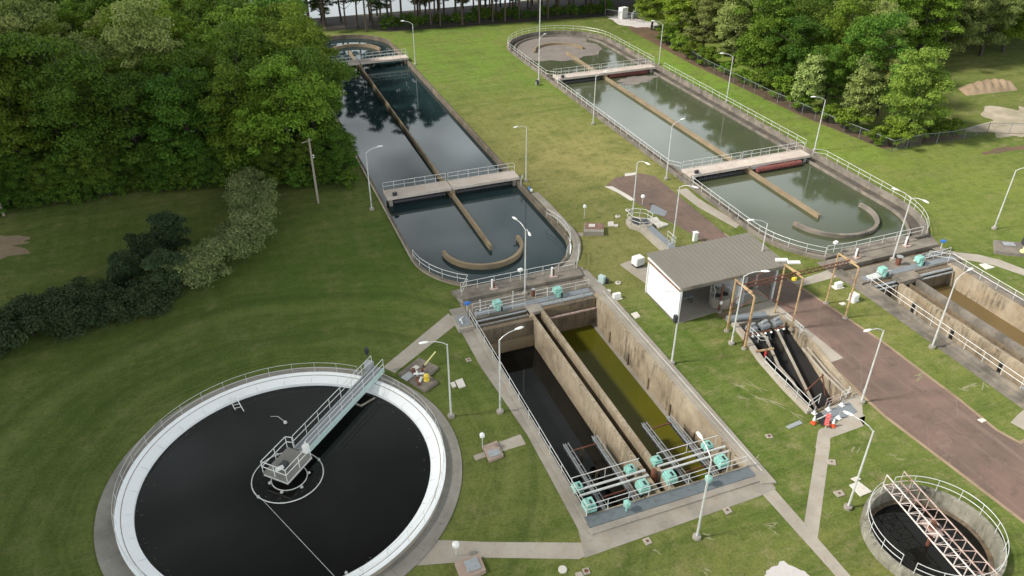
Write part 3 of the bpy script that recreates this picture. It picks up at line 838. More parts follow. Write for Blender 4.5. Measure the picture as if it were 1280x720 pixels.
# ================================================================== AERATION BASIN T1
t1 = empty('twin_basin', (25.2, 46, 0), 'deep open twin-channel basin, one side black water and the other olive green', 'basin')
MB().box(18.28, 18.75, 33.2, 60.6, -4.5, .12).build('side_wall', 'concrete', t1, .02)
MB().box(31.9, 32.25, 33.2, 60.2, -4.5, .10).build('side_wall', 'wallface', t1)
MB().prism([(32.25, 31.9), (33.35, 31.6), (33.5, 48), (33.55, 60.5), (33.35, 64), (32.9, 65.4), (32.25, 65.2)], -.4, .14).build('coping', 'concrete', t1, .02)
MB().box(32.55, 32.63, 33, 60, .14, .18).build('conduit', 'path', t1)
MB().box(32.98, 33.04, 33, 60, .14, .17).build('conduit', 'rail', t1)
for v in np.arange(36.2, 60, 3.9): MB().box(31.78, 31.9, v, v + .18, -4.5, -1.9).build('joint_strip', 'darkwall', t1)
MB().box(31.55, 31.9, 33.5, 59.8, -4.5, -3.18).build('ledge', 'concrete', t1)
MB().box(18.75, 24.42, 58.0, 58.5, -4.5, .0).build('end_wall', 'darkwall', t1)
MB().box(25.95, 31.9, 59.3, 59.8, -4.5, .0).build('end_wall', 'darkwall', t1)
MB().box(18.75, 24.42, 57.75, 58.0, -4.5, -1.7).build('end_ledge', 'brownwall', t1)
MB().tube((26.0, 59.1, -1.1), (31.9, 59.1, -1.1), .13, 8).build('pipe', 'pinksteel', t1)
MB().box(24.42, 24.75, 33.6, 59.8, -4.5, .1).build('channel_wall', 'wallface', t1)
MB().box(25.62, 25.95, 33.6, 59.8, -4.5, .1).build('channel_wall', 'wallface', t1)
MB().box(24.42, 25.95, 59.0, 60.6, -.2, .14).build('channel_cover', 'concrete', t1)
mb = MB(); mb.box(18.75, 31.9, 33.45, 33.95, -4.5, .05); mb.build('end_wall', 'wallface', t1)
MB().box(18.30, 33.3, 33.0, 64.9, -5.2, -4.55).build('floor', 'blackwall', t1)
MB().box(18.76, 24.41, 58.51, 60.0, -4.5, -.55).build('pipe_shelf', 'darkwall', t1)
MB().box(25.96, 31.89, 59.81, 60.0, -4.5, -.55).build('pipe_shelf', 'darkwall', t1)
MB().box(18.6, 32.3, 60.61, 63.3, -2.0, -1.21).build('pipe_shelf', 'darkwall', t1)
# near end: grating, ledge, walkway
MB().box(18.4, 32.3, 32.75, 33.75, .05, .16).build('grating', 'grating', t1)
MB().box(18.28, 32.4, 32.2, 32.75, -.4, .12).build('kerb', 'concrete', t1, .02)
# far end walkway
MB().box(18.6, 32.3, 61.55, 63.2, -1.2, .05).build('channel_floor', 'stained', t1)
MB().box(18.6, 32.3, 60.0, 61.5, -.6, .12).build('far_deck', 'stained', t1)
MB().box(19.2, 31.8, 60.35, 61.1, .125, .17).build('grating', 'greyplate', t1)
m_ = MB()
for y_, z_, r_ in ((59.75, -.05, .09), (59.3, -.3, .08)):
    m_.tube((19.0, y_, z_), (24.4, y_, z_), r_, 10)
m_.build('pipe', 'galv', t1, smooth=False)
m_ = MB()
for y_, z_, r_ in ((60.3, .0, .2), (59.95, -.15, .1)):
    m_.tube((26.0, y_ - .2, z_), (31.85, y_ - .2, z_), r_, 10)
for u in (28.2, 30.6): m_.tube((u, 60.1, 0), (u + .12, 60.1, 0), .27, 10)
m_.build('pipe', 'galv', t1)
railing('railing', [(18.6, 33.75), (18.55, 60.2)], .12, t1, r=.026, sp=2.2)
railing('railing', [(18.6, 33.8), (32.1, 33.85)], .16, t1, r=.026, sp=1.7)
railing('railing', [(19.2, 60.2), (24.4, 60.2)], .12, t1, r=.02, sp=1.4, h=.9)
railing('railing', [(26.0, 61.3), (32.0, 61.3)], .12, t1, r=.02, sp=1.4, h=.9)
railing('railing', [(19.2, 61.3), (24.8, 61.3)], .12, t1, r=.02, sp=1.4, h=.9)
# square slab with grey cover at the far left corner
MB().box(16.9, 18.45, 58.4, 60.9, -.1, .42).build('corner_slab', 'concrete', t1, .02)
MB().box(17.15, 18.3, 58.8, 60.6, .42, .46).build('corner_cover', 'greyplate', t1)
m_ = MB(); m_.tube((17.4, 59.8, .46), (17.4, 59.3, .9), .06); m_.tube((17.4, 59.3, .9), (17.5, 59.2, .46), .06); m_.tube((17.4, 59.9, .5), (17.9, 60.2, .5), .05)
m_.build('valve', 'white', t1)
# decanter troughs standing in the near half
def trough(u, v0, v1, z):
    m1 = MB()
    for du in (-.22, .22, -.04): m1.tube((u + du, v0, z), (u + du, v1, z), .035, 6)
    m1.box(u - .2, u - .02, v0, v1, z - .22, z - .16)
    for v in np.arange(v0, v1, .8): m1.tube((u - .22, v, z), (u + .22, v, z), .02, 5); m1.tube((u - .22, v, z), (u - .22, v, z - .4), .02, 5)
    return m1
for u, z in ((20.75, -1.0), (23.35, -1.0), (28.0, -1.1), (30.4, -1.1)):
    m1 = trough(u, 33.9, 42.1, z); m1.build('rack', 'galv', t1)
    m2 = MB(); m2.box(u - .19, u + .19, 33.9, 42.0, z - .5, z - .25); m2.build('rack_trough', 'darkmetal', t1)
for (ua, ub) in ((20.9, 23.2), (28.2, 30.3)):
    for v in (41.3, 38.6, 36.0): MB().tube((ua, v, -1.2), (ub, v, -1.15), .07, 8).build('cross_pipe', 'darkrust', t1)
m1 = MB()
for v in (41.3, 38.6): m1.tube((21.9, v, -1.2), (21.9, v, -3.3), .12, 8)
m1.build('support_leg', 'darkwall', t1)
m1 = MB()
for (ua, ub) in ((18.9, 24.6), (25.7, 31.7)):
    for v, z in ((36.05, .35), (35.55, .3)): m1.tube((ua, v, z), (ub, v, z), .09, 10)
m1.build('pipe', 'rail', t1, smooth=False)
m1 = MB()
for (ua, ub) in ((18.7, 24.4), (25.9, 31.4)):
    m1.tube((ua, 36.75, 1.0), (ub, 36.75, 1.0), .03, 6)
    for u in (ua + .1, (ua + ub) / 2, ub - .1): m1.tube((u, 36.75, .1), (u, 36.75, 1.0), .025, 6)
    m1.tube((ua, 36.75, .1), (ub, 36.75, .1), .04, 6)
m1.build('railing', 'rail', t1)
m1 = MB(); m1.lathe((25.2, 35.7, -.8), [(.26, 0), (.26, 1.1), (.18, 1.3)], 12); m1.build('standpipe', 'darkrust', t1)

# aqua gearbox housings
def actuator(name, u, v, z, label, grp, sx=.75, sy=.85, h=.75, mat='aqua', rz=0):
    e = empty(name, (u, v, z), label, 'machine housing', grp, 0)
    m1 = MB(); m1.obox((u, v), rz, sx, sy, z + .12, z + h * .72); m1.build('housing', mat, e, .05)
    m1 = MB(); m1.obox((u, v), rz, sx * .82, sy * .8, z + h * .72 + .002, z + h); m1.build('lid', mat, e, .05)
    m1 = MB(); m1.obox((u + .05, v - .1), rz, sx * .18, sy * .4, z + h + .002, z + h + .05); m1.build('lid_handle', 'black', e)
    m1 = MB(); m1.obox((u, v), rz, sx * .7, sy * .7, z - .25, z + .12); m1.build('mounting', 'darkmetal', e)
    m1 = MB(); m1.tube((u + sx * .36, v + .1, z + .2), (u + sx * .75, v + .12, z + .18), .05, 8); m1.build('shaft', 'darkmetal', e)
    m1 = MB(); m1.path([(u - sx * .2, v - sy * .5, z + .35), (u - sx * .25, v - sy * .75, z + .1), (u - sx * .5, v - sy * .9, z - .1)], .02, 5); m1.build('cable', 'black', e)
    m1 = MB(); m1.box(u - sx * .5, u + sx * .5, v - sy * .5 - .006, v - sy * .5 + .002, z + h * .5, z + h * .56); m1.build('trim_band', 'stained', e)
    return e
names = [(18.95, 34.4, 'near', 'against the left wall'), (23.6, 34.6, 'near', 'left of the middle channel'), (25.95, 34.7, 'near', 'right of the middle channel'), (30.5, 34.7, 'near', 'against the right wall')]
for u, v, a_, b_ in names:
    actuator('gearbox', u + (.15 if u < 20 else 0), v, .0, 'pale turquoise gearbox %s, on the near side of the white pipes' % b_, 'turquoise gearboxes over the twin basin', .85, .95, .85)
for u, v, a_, b_ in names:
    actuator('gearbox', u + (.15 if u < 20 else 0), v + 1.95, -.1, 'turquoise gearbox %s, on the far side of the white pipes' % b_, 'turquoise gearboxes over the twin basin', .75, .75, .7)
for u, wd in ((21.5, 'left'), (28.3, 'right')):
    e = empty('gate_hoist', (u, 33.2, .16), 'small faceted turquoise hoist on the grey grating, %s of two' % wd, 'gate hoist', 'hoists on the near grating')
    m1 = MB(); m1.lathe((u, 33.2, .16), [(.07, 0), (.07, .45)], 8); m1.build('pedestal', 'aqua', e)
    m1 = MB(); m1.lathe((u, 33.2, .6), [(.12, 0), (.3, .14), (.3, .42), (.1, .6)], 6); m1.build('housing', 'aqua', e)
def hoist(u, v, z, label):
    e = empty('gate_hoist', (u, v, z), label, 'gate hoist', 'turquoise hoists on the walkways')
    m1 = MB(); m1.obox((u, v), 8, .85, .7, z + .35, z + 1.0); m1.build('housing', 'aqua', e, .1)
    m1 = MB(); m1.obox((u + .15, v - .25), 8, .6, .5, z + .02, z + .6); m1.build('gear_case', 'aqua', e, .08)
    m1 = MB(); m1.obox((u + .3, v - .42), 8, .16, .32, z + .1, z + .55); m1.build('hand_slot', 'black', e)
    m1 = MB(); m1.tube((u - .45, v, z + .6), (u - .75, v, z + .6), .06, 8); m1.build('crank_shaft', 'white', e)
hoist(21.6, 60.75, .17, 'boxy turquoise hoist on the far walkway above the black-water channel')
hoist(28.2, 60.9, .17, 'boxy turquoise hoist on the far walkway above the olive-water channel')
hoist(61.9, 52.0, .3, 'bright turquoise hoist at the head of the muddy basin, left one')
hoist(67.3, 52.4, .3, 'bright turquoise hoist at the head of the muddy basin, right one')
def handwheel(u, v, z, label):
    e = empty('handwheel_valve', (u, v, z), label, 'valve', 'blue valves')
    MB().tube((u, v, z), (u, v, z + .85), .05, 8).build('stem', 'rail', e)
    m1 = MB(); m1.lathe((u, v, z + .85), [(.1, 0), (.27, .06), (.3, .18), (.12, .28)], 12); m1.build('cap', 'blue', e)
    m1 = MB(); m1.obox((u + .25, v), 0, .35, .2, z + .9, z + 1.08); m1.build('actuator', 'blue', e, .04)
handwheel(18.75, 61.6, .05, 'blue-capped valve at the corner where the diagonal path meets the twin basin')
handwheel(72.3, 54.1, .3, 'blue-capped valve on the corner of the muddy basin walkway')

# ================================================================== BASIN T2 (right)
t2 = empty('twin_basin', (65.3, 33, 0), 'open twin-channel basin of muddy brown water with tan side walls', 'basin')
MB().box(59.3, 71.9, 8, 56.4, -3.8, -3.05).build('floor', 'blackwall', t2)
MB().box(62.76, 65.9, 50.61, 51.5, -3.0, -.31).build('pipe_shelf', 'darkwall', t2)
MB().box(59.28, 59.7, 8, 51.2, -3, .3).build('side_wall', 'stained', t2, .02)
MB().box(58.75, 59.3, 8, 51.2, -.3, .16).build('step', 'stained', t2, .02)
MB().box(62.75, 63.15, 15, 50.6, -3, .1).build('channel_wall', 'wallface', t2)
MB().box(64.15, 64.4, 15, 50.6, -3, -.2).build('channel_wall', 'darkwall', t2)
MB().box(65.0, 65.35, 15, 50.6, -3, .12).build('channel_wall', 'stained', t2)
MB().box(62.75, 65.9, 50.2, 51.5, -.3, .3).build('channel_cover', 'stained', t2, .02)
MB().box(70.6, 71.0, 8, 51.5, -3, .2).build('side_wall', 'wallface', t2)
MB().box(71.0, 71.95, 8, 51.5, -.5, .25).build('coping', 'stained', t2, .02)
for v in (47.6, 42.6, 37.0, 32.4): MB().box(62.60, 62.75, v, v + .26, -3, -.75).build('slot', 'black', t2)
MB().box(59.3, 62.75, 51.0, 51.5, -3, .1).build('end_wall', 'darkwall', t2)
MB().box(65.9, 70.6, 50.9, 51.5, -3, .1).build('end_wall', 'darkwall', t2)
MB().box(59.0, 72.6, 51.5, 54.0, -1.0, .3).build('far_deck', 'stained', t2, .02)
MB().box(59.0, 72.8, 54.05, 54.9, -1.2, -.25).build('dark_channel', 'darkwall', t2)
MB().box(58.6, 73.0, 54.95, 56.6, -1.2, .35).build('far_slab', 'stained', t2, .02)
MB().box(59.6, 72.2, 51.7, 52.5, .305, .34).build('grating', 'greyplate', t2)
m_ = MB()
for y_, z_, r_ in ((50.75, .05, .14), (50.35, -.15, .1)):
    m_.tube((60.0, y_, z_), (62.7, y_, z_), r_, 10); m_.tube((66, y_, z_), (70.6, y_, z_), r_, 10)
m_.build('pipe', 'galv', t2)
m_ = MB()
for v in (52.95, 53.3, 53.65): m_.tube((68.6, v, .45), (71.6, v, .45), .07, 8)
m_.build('pipe', 'galv', t2)
railing('railing', [(59.6, 15), (59.6, 51.0)], .3, t2, sp=2.0)
railing('railing', [(59.7, 51.5), (62.6, 51.5)], .3, t2, sp=1.4, h=.8, r=.022)
railing('railing', [(71.1, 15), (71.1, 51.4), (69.2, 52.9)], .25, t2, sp=2.0)
railing('railing', [(68.5, 52.6), (72.2, 52.8)], .3, t2, sp=1.4, h=.9, r=.022)
MB().obox((60.9, 51.95), 5, 1.4, .8, .345, .5).build('cover', 'rail', t2)
for u in (61.0, 62.1):
    trough(u, 15, 33.6, -.35).build('rack', 'galv', t2)
    m2 = MB(); m2.box(u - .19, u + .19, 15, 33.5, -.9, -.6); m2.build('rack_trough', 'greyplate', t2)

# ================================================================== PUMP BUILDING
bd = empty('pump_building', (43.2, 55.5, 0), 'low flat-roofed building with a blank white side wall and open dark front', 'building')
BX0, BX1, BY0, BY1 = 37.15, 48.6, 52.4, 58.6
MB().box(BX0, BX0 + .25, BY0, BY1, -.1, 3.95).build('side_wall', 'whitewall', bd)
MB().box(BX0 - .06, BX0 - .003, BY0 - .02, BY1 + .02, 3.62, 3.86).build('eaves_trim', 'brownlid', bd)
MB().box(BX0 - .09, BX0 - .003, BY1 - .35, BY1 - .22, .0, 3.6).build('downpipe', 'rail', bd)
MB().box(BX0 - .05, BX0 - .004, BY0, BY1, -.1, .16).build('plinth', 'stained', bd)
for yy in (BY0 + 2.05, BY0 + 4.1): MB().box(BX0 - .006, BX0 - .003, yy, yy + .02, .16, 3.6).build('panel_joint', 'galv', bd)
MB().box(BX0 + .25, BX1, BY1 - .25, BY1, -.1, 3.9).build('back_wall', 'greyplate', bd)
MB().box(BX0 + .25, BX1 - .3, BY0 + .3, BY1 - .25, -.1, .05).build('floor_slab', 'concrete', bd)
MB().prism([(BX0 + .25, BY0 - .1), (41.5, BY0 + .28), (BX0 + .25, BY0 + .28)], -.1, .05).build('floor_slab', 'concrete', bd)
MB().box(44.6, 44.8, BY0 + .8, BY1 - .25, .05, 3.7).build('partition_wall', 'whitewall', bd)
MB().box(38.6, 44.6, BY1 - .9, BY1 - .7, .05, 3.4).build('inner_screen', 'galv', bd)
for u in (44.7, 48.35): MB().box(u - .13, u + .13, BY0 + .1, BY0 + .36, 0, 3.75).build('column', 'galv', bd)
MB().tube((48.3, BY0 + .1, 0), (48.3, BY0 + .1, 3.7), .09).build('downpipe', 'rail', bd)
rf = MB(); v = []; f = []
sl = .03
def rz(y): return 4.28 + (y - BY0) * sl
x0, x1, y0, y1 = BX0 - .12, BX1 + .55, BY0 - .25, BY1 + .2
rf.add([(x0, y0, rz(y0) - .16), (x1, y0, rz(y0) - .16), (x1, y1, rz(y1) - .16), (x0, y1, rz(y1) - .16), (x0, y0, rz(y0)), (x1, y0, rz(y0)), (x1, y1, rz(y1)), (x0, y1, rz(y1))],
       [(0, 3, 2, 1), (4, 5, 6, 7), (0, 1, 5, 4), (1, 2, 6, 5), (2, 3, 7, 6), (3, 0, 4, 7)])
roof = rf.build('roof', 'roof', bd)
rb = MB()
k = 24
for i in range(k + 1):
    x = x0 + .03 + (x1 - x0 - .06) * i / k
    rb.add([(x - .03, y0, rz(y0) + .002), (x + .03, y0, rz(y0) + .002), (x + .03, y1, rz(y1) + .002), (x - .03, y1, rz(y1) + .002), (x - .02, y0, rz(y0) + .09), (x + .02, y0, rz(y0) + .09), (x + .02, y1, rz(y1) + .09), (x - .02, y1, rz(y1) + .09)],
           [(4, 5, 6, 7), (0, 1, 5, 4), (1, 2, 6, 5), (2, 3, 7, 6), (3, 0, 4, 7)])
ribs = rb.build('rib', 'roof', bd)
ribs.parent = roof; ribs.location = (0, 0, 0)
MB().box(x0, x1, y0 - .08, y0 - .002, rz(y0) - .34, rz(y0) + .02).build('fascia', 'stained', bd)
MB().box(BX0 - .10, BX0 + .02, BY0, BY1, 3.96, 4.12).build('eaves_trim', 'white', bd)

e = empty('grit_tank', (43.0, 53.9, 0), 'round concrete vat with a railing at the open front of the building', 'tank')
MB().lathe((43.0, 53.9, .05), [(1.05, 0), (1.05, 1.0)], 24).build('vat', 'concrete', e)
MB().lathe((42.7, 53.9, 1.055), [(.38, 0), (.38, .03)], 16).build('opening', 'black', e)
MB().lathe((43.5, 53.9, 1.055), [(.38, 0), (.38, .03)], 16).build('opening', 'black', e)
railing('railing', arc((43.0, 53.9), .98, -10, 200, 12), 1.06, e, sp=.8, r=.025)
e = empty('rusty_post', (42.3, 52.8, 0), 'rusty steel post in front of the round vat, white box near its foot', 'post')
MB().box(42.22, 42.36, 52.73, 52.87, 0, 3.1).build('post', 'darkrust', e)
MB().box(42.16, 42.42, 52.60, 52.72, .9, 1.25).build('switch_box', 'white', e)
MB().lathe((42.2, 52.75, 0), [(.35, 0), (.3, .1)], 12).build('footing', 'concrete', e)
e = empty('workbench', (39.6, 55.2, .05), 'cluttered dark workbench in the shade behind the white side wall', 'bench')
MB().box(38.7, 40.6, 54.9, 55.6, .8, .86).build('bench_top', 'greyplate', e)
for a_, b_ in ((38.8, 55.0), (40.5, 55.0), (38.8, 55.5), (40.5, 55.5)): MB().box(a_ - .04, a_ + .04, b_ - .04, b_ + .04, .05, .8).build('leg', 'darkmetal', e)
MB().obox((39.2, 55.2), 20, .4, .3, .865, 1.15).build('vice', 'galv', e, .03)
e = empty('air_blower', (46.6, 54.6, .05), 'dark blower unit with pipework in the right bay of the building', 'blower')
MB().tube((45.8, 54.6, .8), (47.2, 54.6, .8), .42, 14).build('casing', 'darkmetal', e)
MB().box(45.7, 47.3, 54.2, 55.0, .05, .38).build('base', 'galv', e)
MB().path([(46.5, 54.6, 1.2), (46.5, 54.6, 2.4), (46.5, 58, 2.4)], .12, 10).build('duct', 'rail', e)

# white air unit behind the building
e = empty('air_unit', (38.9, 63.2, 0), 'white cabinet with slatted base on a concrete strip left behind the building', 'air unit')
MB().prism([(37.2, 64.2), (38.6, 64.6), (39.9, 62.2), (39.6, 58.7), (38.2, 58.7)], -.05, .12).build('plinth', 'path', e)
MB().obox((38.85, 63.3), 10, 1.15, 1.0, .3, 1.25).build('cabinet', 'white', e, .12)
MB().obox((38.85, 63.3), 10, 1.0, .86, .12, .3).build('base_grille', 'darkmetal', e)
e = empty('drum', (39.4, 60.6, .1), 'black drum on the concrete strip by the white wall corner', 'drum')
MB().lathe((39.2, 60.3, .12), [(.4, 0), (.42, .05), (.4, .4), (.42, .45), (.4, .9), (.36, .92)], 18).build('drum_body', 'black', e)
MB().lathe((39.2, 60.3, 1.045), [(.36, 0), (.36, .02)], 18).build('drum_lid', 'darkmetal', e)

# splitter chamber with railing
e = empty('inlet_chamber', (43.5, 71, 0), 'raised concrete inlet chamber with railing and a grated channel leading to the building', 'chamber')
MB().prism([(42.2, 71.4), (42.3, 72.6), (43.2, 73.1), (44.6, 72.2), (44.9, 70.9), (44.5, 70.2), (43.6, 69.9), (42.9, 70.1)], -.2, .62).build('chamber_wall', 'path', e, .04)
MB().prism([(42.6, 71.4), (42.75, 72.3), (43.2, 72.6), (43.8, 72.2), (43.7, 70.9), (43.0, 70.6)], .622, .64).build('opening', 'black', e)
MB().prism([(43.9, 72.1), (44.5, 71.8), (44.6, 70.9), (44.2, 70.5), (43.8, 70.6)], .622, .72).build('cover_plate', 'darkmetal', e)
MB().prism([(42.9, 70.1), (43.6, 69.9), (43.6, 61), (42.9, 61)], -.2, .62).build('channel_wall', 'path', e, .03)
MB().prism([(43.6, 70.3), (44.5, 70.2), (44.4, 61), (43.6, 61)], -.2, .58).build('channel_grating', 'greyplate', e)
railing('railing', [(42.3, 71.2), (42.4, 72.6), (43.2, 73.0), (44.6, 72.2), (44.9, 70.9), (44.2, 70.0), (42.9, 70.2), (42.3, 71.2)], .62, e, sp=1.1)
railing('railing', [(44.4, 66.6), (44.4, 64.8), (43.3, 64.6)], .6, e, sp=.9)
e = empty('cover_slab', (46, 71.4, 0), 'pair of pinkish white slabs beside the railed inlet chamber', 'slab')
MB().prism([(45.3, 72.6), (46.6, 72.65), (46.4, 71.5), (45.2, 71.3)], -.02, .14).build('slab', 'slabwhite', e, .02)
MB().prism([(45.2, 71.2), (46.4, 71.4), (46.9, 70.4), (45.4, 70.1)], -.02, .2).build('slab', 'slabwhite', e, .02)

# ================================================================== RUSTY GANTRY over screens and road
ga = empty('pipe_gantry', (47, 48.5, 0), 'tall rusty pipe gantry straddling the inlet channels and the brown road', 'gantry')
GH = 5.8
cols = [(41.05, 49.6), (40.95, 46.6), (47.0, 50.2), (47.0, 47.6), (53.2, 50.1), (53.2, 47.3)]
for x_, y_ in cols:
    MB().tube((x_, y_, 0), (x_, y_, GH), .085, 8).build('column', 'rust', ga)
    MB().lathe((x_, y_, 0), [(.28, 0), (.24, .15)], 10).build('footing', 'concrete', ga)
MB().tube((40.95, 46.6, 0), (41.25, 46.9, 0), .0001).build
for (a_, b_) in (((41.05, 49.6), (40.95, 46.6)), ((47.0, 50.2), (47.0, 47.6)), ((53.2, 50.1), (53.2, 47.3))):
    MB().tube((*a_, GH), (*b_, GH), .085, 8).build('end_beam', 'rust', ga)
    MB().tube((a_[0] - .1, a_[1], GH + .1), (b_[0] + .1, b_[1] + .5, GH + .16), .05, 8).build('hoist_rail', 'rust', ga)
for (x0_, x1_) in ((41.0, 47.0), (47.0, 53.2)):
    m_ = MB(); zz = GH + .1
    yA = 48.6
    m_.tube((x0_, yA, zz), (x1_, yA, zz), .06, 6); m_.tube((x0_, yA, zz - .42), (x1_, yA, zz - .42), .06, 6)
    k = 8
    for i in range(k): 
        xa = x0_ + (x1_ - x0_) * i / k; xb = x0_ + (x1_ - x0_) * (i + .5) / k; xc = x0_ + (x1_ - x0_) * (i + 1) / k
        m_.tube((xa, yA, zz - .42), (xb, yA, zz), .035, 5); m_.tube((xb, yA, zz), (xc, yA, zz - .42), .035, 5)
    m_.build('lattice_beam', 'darkrust', ga)
m_ = MB()
m_.tube((41.05, 49.6, 5.4), (47.0, 47.6, 2.3), .045, 6); m_.tube((40.95, 46.6, 5.5), (41.05, 49.6, 2.2), .045, 6); m_.tube((41.05, 49.6, 3), (44.5, 50.2, 5.7), .045, 6)
m_.tube((40.95, 46.9, 0), (41.0, 46.65, 5.6), .05, 6)
m_.build('brace', 'darkrust', ga)
m_ = MB()
for x_, y_ in ((41.05, 49.6), (40.95, 46.6)): m_.tube((x_ + .16, y_, .0), (x_ + .1, y_, 5.7), .045, 6)
m_.build('conduit', 'rust', ga)
for x_, y_, l_ in ((46.7, 50.5, 'flat'), (47.5, 49.7, 'flat')):
    MB().obox((x_, y_), 70, .38, 1.15, GH + .35, GH + .55).build('floodlight', 'white', ga, .03)
    MB().tube((x_, y_, GH), (x_, y_, GH + .35), .05).build('floodlight_bracket', 'rust', ga)
MB().lathe((47.6, 49.3, 4.4), [(.05, 0), (.24, .12), (.24, .42), (.1, .55)], 12).build('chain_hoist', 'yellow', ga)
MB().tube((47.6, 49.3, 4.9), (47.6, 49.1, 5.8), .03).build('hoist_chain', 'darkmetal', ga)

# ================================================================== INLET SCREEN CHANNELS
fl = empty('screen_channels', (44, 44, 0), 'three dark sloping channels between tapering concrete walls beside the brown road', 'channel')
edge_l = [(42.3, 50.4), (41.9, 47.6), (41.25, 44.6), (40.85, 40.5), (40.75, 37.1)]
edge_r = [(47.4, 50.4), (47.4, 45.0), (46.6, 41.0), (45.85, 37.6)]
MB().wall(edge_l, .55, -3.2, .35).build('channel_wall', 'path', fl, .04)
MB().wall(edge_r, .3, -3.2, .2).build('channel_wall', 'wallface', fl)
MB().wall([(45.95, 44.6), (45.35, 41.0), (45.2, 37.9)], .12, .05, .2).build('channel_kerb', 'path', fl)
MB().wall([(46.5, 44.6), (45.9, 41.2), (45.6, 37.9)], .10, .05, .16).build('channel_kerb', 'path', fl)
MB().prism([(41.0, 36.95), (45.7, 37.6), (45.7, 37.9), (41.0, 37.2)], -3.2, .0).build('end_wall', 'darkwall', fl)
MB().prism([(42.2, 50.4), (47.4, 50.4), (47.4, 49.9), (42.2, 49.9)], -3.2, .25).build('end_wall', 'path', fl)
def sloped_wall(pts3, t, zb):
    # pts3: (x, y, ztop); returns flank mesh and cap mesh
    P2 = [p[:2] for p in pts3]
    out_ = []
    for tt, lo, hi in ((t, None, 0.0), (t + .05, .0, .06)):
        L_, R_ = offset(P2, tt / 2), offset(P2, -tt / 2); v = []; f = []
        for i, p in enumerate(pts3):
            z1 = p[2] + hi; z0 = zb if lo is None else p[2] + lo + .002
            v += [(*L_[i], z0), (*R_[i], z0), (*R_[i], z1), (*L_[i], z1)]
        for i in range(len(pts3) - 1):
            a_, b_ = 4 * i, 4 * i + 4
            f += [(a_ + 3, b_ + 3, b_ + 2, a_ + 2), (a_, a_ + 1, b_ + 1, b_), (a_, b_, b_ + 3, a_ + 3), (a_ + 1, a_ + 2, b_ + 2, b_ + 1)]
        n_l = len(v); f += [(0, 3, 2, 1), (n_l - 4, n_l - 3, n_l - 2, n_l - 1)]
        out_.append(MB().add(v, f))
    return out_
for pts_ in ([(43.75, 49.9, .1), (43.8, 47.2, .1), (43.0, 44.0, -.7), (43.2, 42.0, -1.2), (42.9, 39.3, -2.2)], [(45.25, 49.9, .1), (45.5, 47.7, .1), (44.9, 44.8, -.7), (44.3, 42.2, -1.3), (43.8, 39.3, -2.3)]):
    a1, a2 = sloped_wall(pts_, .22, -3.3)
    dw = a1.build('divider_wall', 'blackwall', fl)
    cp_ = a2.build('coping', 'path', dw)
m_ = MB(); m_.add([(42.0, 48.5, -.5), (47.3, 48.5, -.5), (46.2, 37.9, -3.1), (41.0, 37.4, -3.1)], [(0, 1, 2, 3)]); m_.build('sloping_bed', 'black', fl)
m_ = MB(); m_.add([(46.9, 44.6, -2.8), (46.0, 38.0, -3.1), (45.9, 38.0, -.1), (46.4, 44.6, .0)], [(0, 1, 2, 3)]); 
MB().tube((42.6, 39.9, -.5), (46.0, 41.3, -.3), .07).build('strut', 'darkrust', fl)
MB().tube((45.6, 41.3, -.3), (45.7, 40.4, -2.2), .06).build('strut', 'darkrust', fl)
MB().tube((41.3, 45.4, .45), (43.1, 45.2, .45), .10, 8).build('strut', 'rust', fl)
MB().obox((42.2, 45.1), 0, .14, .14, -.1, .4).build('lock', 'red', fl)
railing('railing', [(40.78, 43.5), (40.6, 37.15), (42.0, 37.6)], .35, fl, sp=1.7)
railing('railing', [(42.5, 48.6), (42.5, 46.4), (43.1, 46.2)], .3, fl, sp=1.0, h=.8)
railing('railing', [(47.2, 48.8), (47.2, 46.3), (46.6, 46.0)], .2, fl, sp=1.2, h=.9)
railing('railing', [(42.6, 37.35), (44.0, 37.45)], .05, fl, 'pinksteel', sp=.8, h=.8)
railing('railing', [(44.3, 37.55), (45.2, 37.6), (45.4, 37.9)], .05, fl, 'rail', sp=.7, h=.9)
# screens and pipes at the head
for i, (u, lab) in enumerate(((43.0, 'left'), (44.45, 'middle'), (45.9, 'right'))):
    e = empty('bar_screen', (u, 48.4, 0), 'bar screen with blue-grey drive head, %s of the three inlet channels' % lab, 'screen', 'bar screens at the head of the channels')
    MB().obox((u, 48.5), 4, .95, .8, .3, .75).build('drive_head', 'greyplate', e, .06)
    MB().obox((u + .1, 48.7), 15, .85, .3, .76, .92).build('hood', 'galv', e, .04)
    m_ = MB()
    for j in range(7): m_.tube((u - .42 + j * .14, 48.3, .3), (u - .42 + j * .14, 47.1, -1.6), .02, 4)
    m_.build('screen_bars', 'galv', e)
    m_ = MB(); m_.tube((u - .5, 48.0, .2), (u + .5, 48.0, .2), .1, 8); m_.build('shaft', 'darkrust', e)
    m_ = MB(); m_.lathe((u - .35, 47.7, .15), [(.1, 0), (.13, .08), (.05, .18)], 8); m_.lathe((u + .3, 47.7, .12), [(.1, 0), (.13, .08), (.05, .18)], 8); m_.build('bearing', 'white', e)
e = empty('screenings_trough', (43.4, 50.1, .3), 'grey rounded trough lying across the head of the three channels', 'trough')
MB().tube((41.7, 50.6, .6), (45.6, 49.9, .6), .34, 12).build('trough_body', 'greyplate', e)
MB().box(42.2, 42.4, 50.2, 50.8, .25, .4).build('leg', 'galv', e); MB().box(44.8, 45.0, 49.8, 50.3, .25, .4).build('leg', 'galv', e)

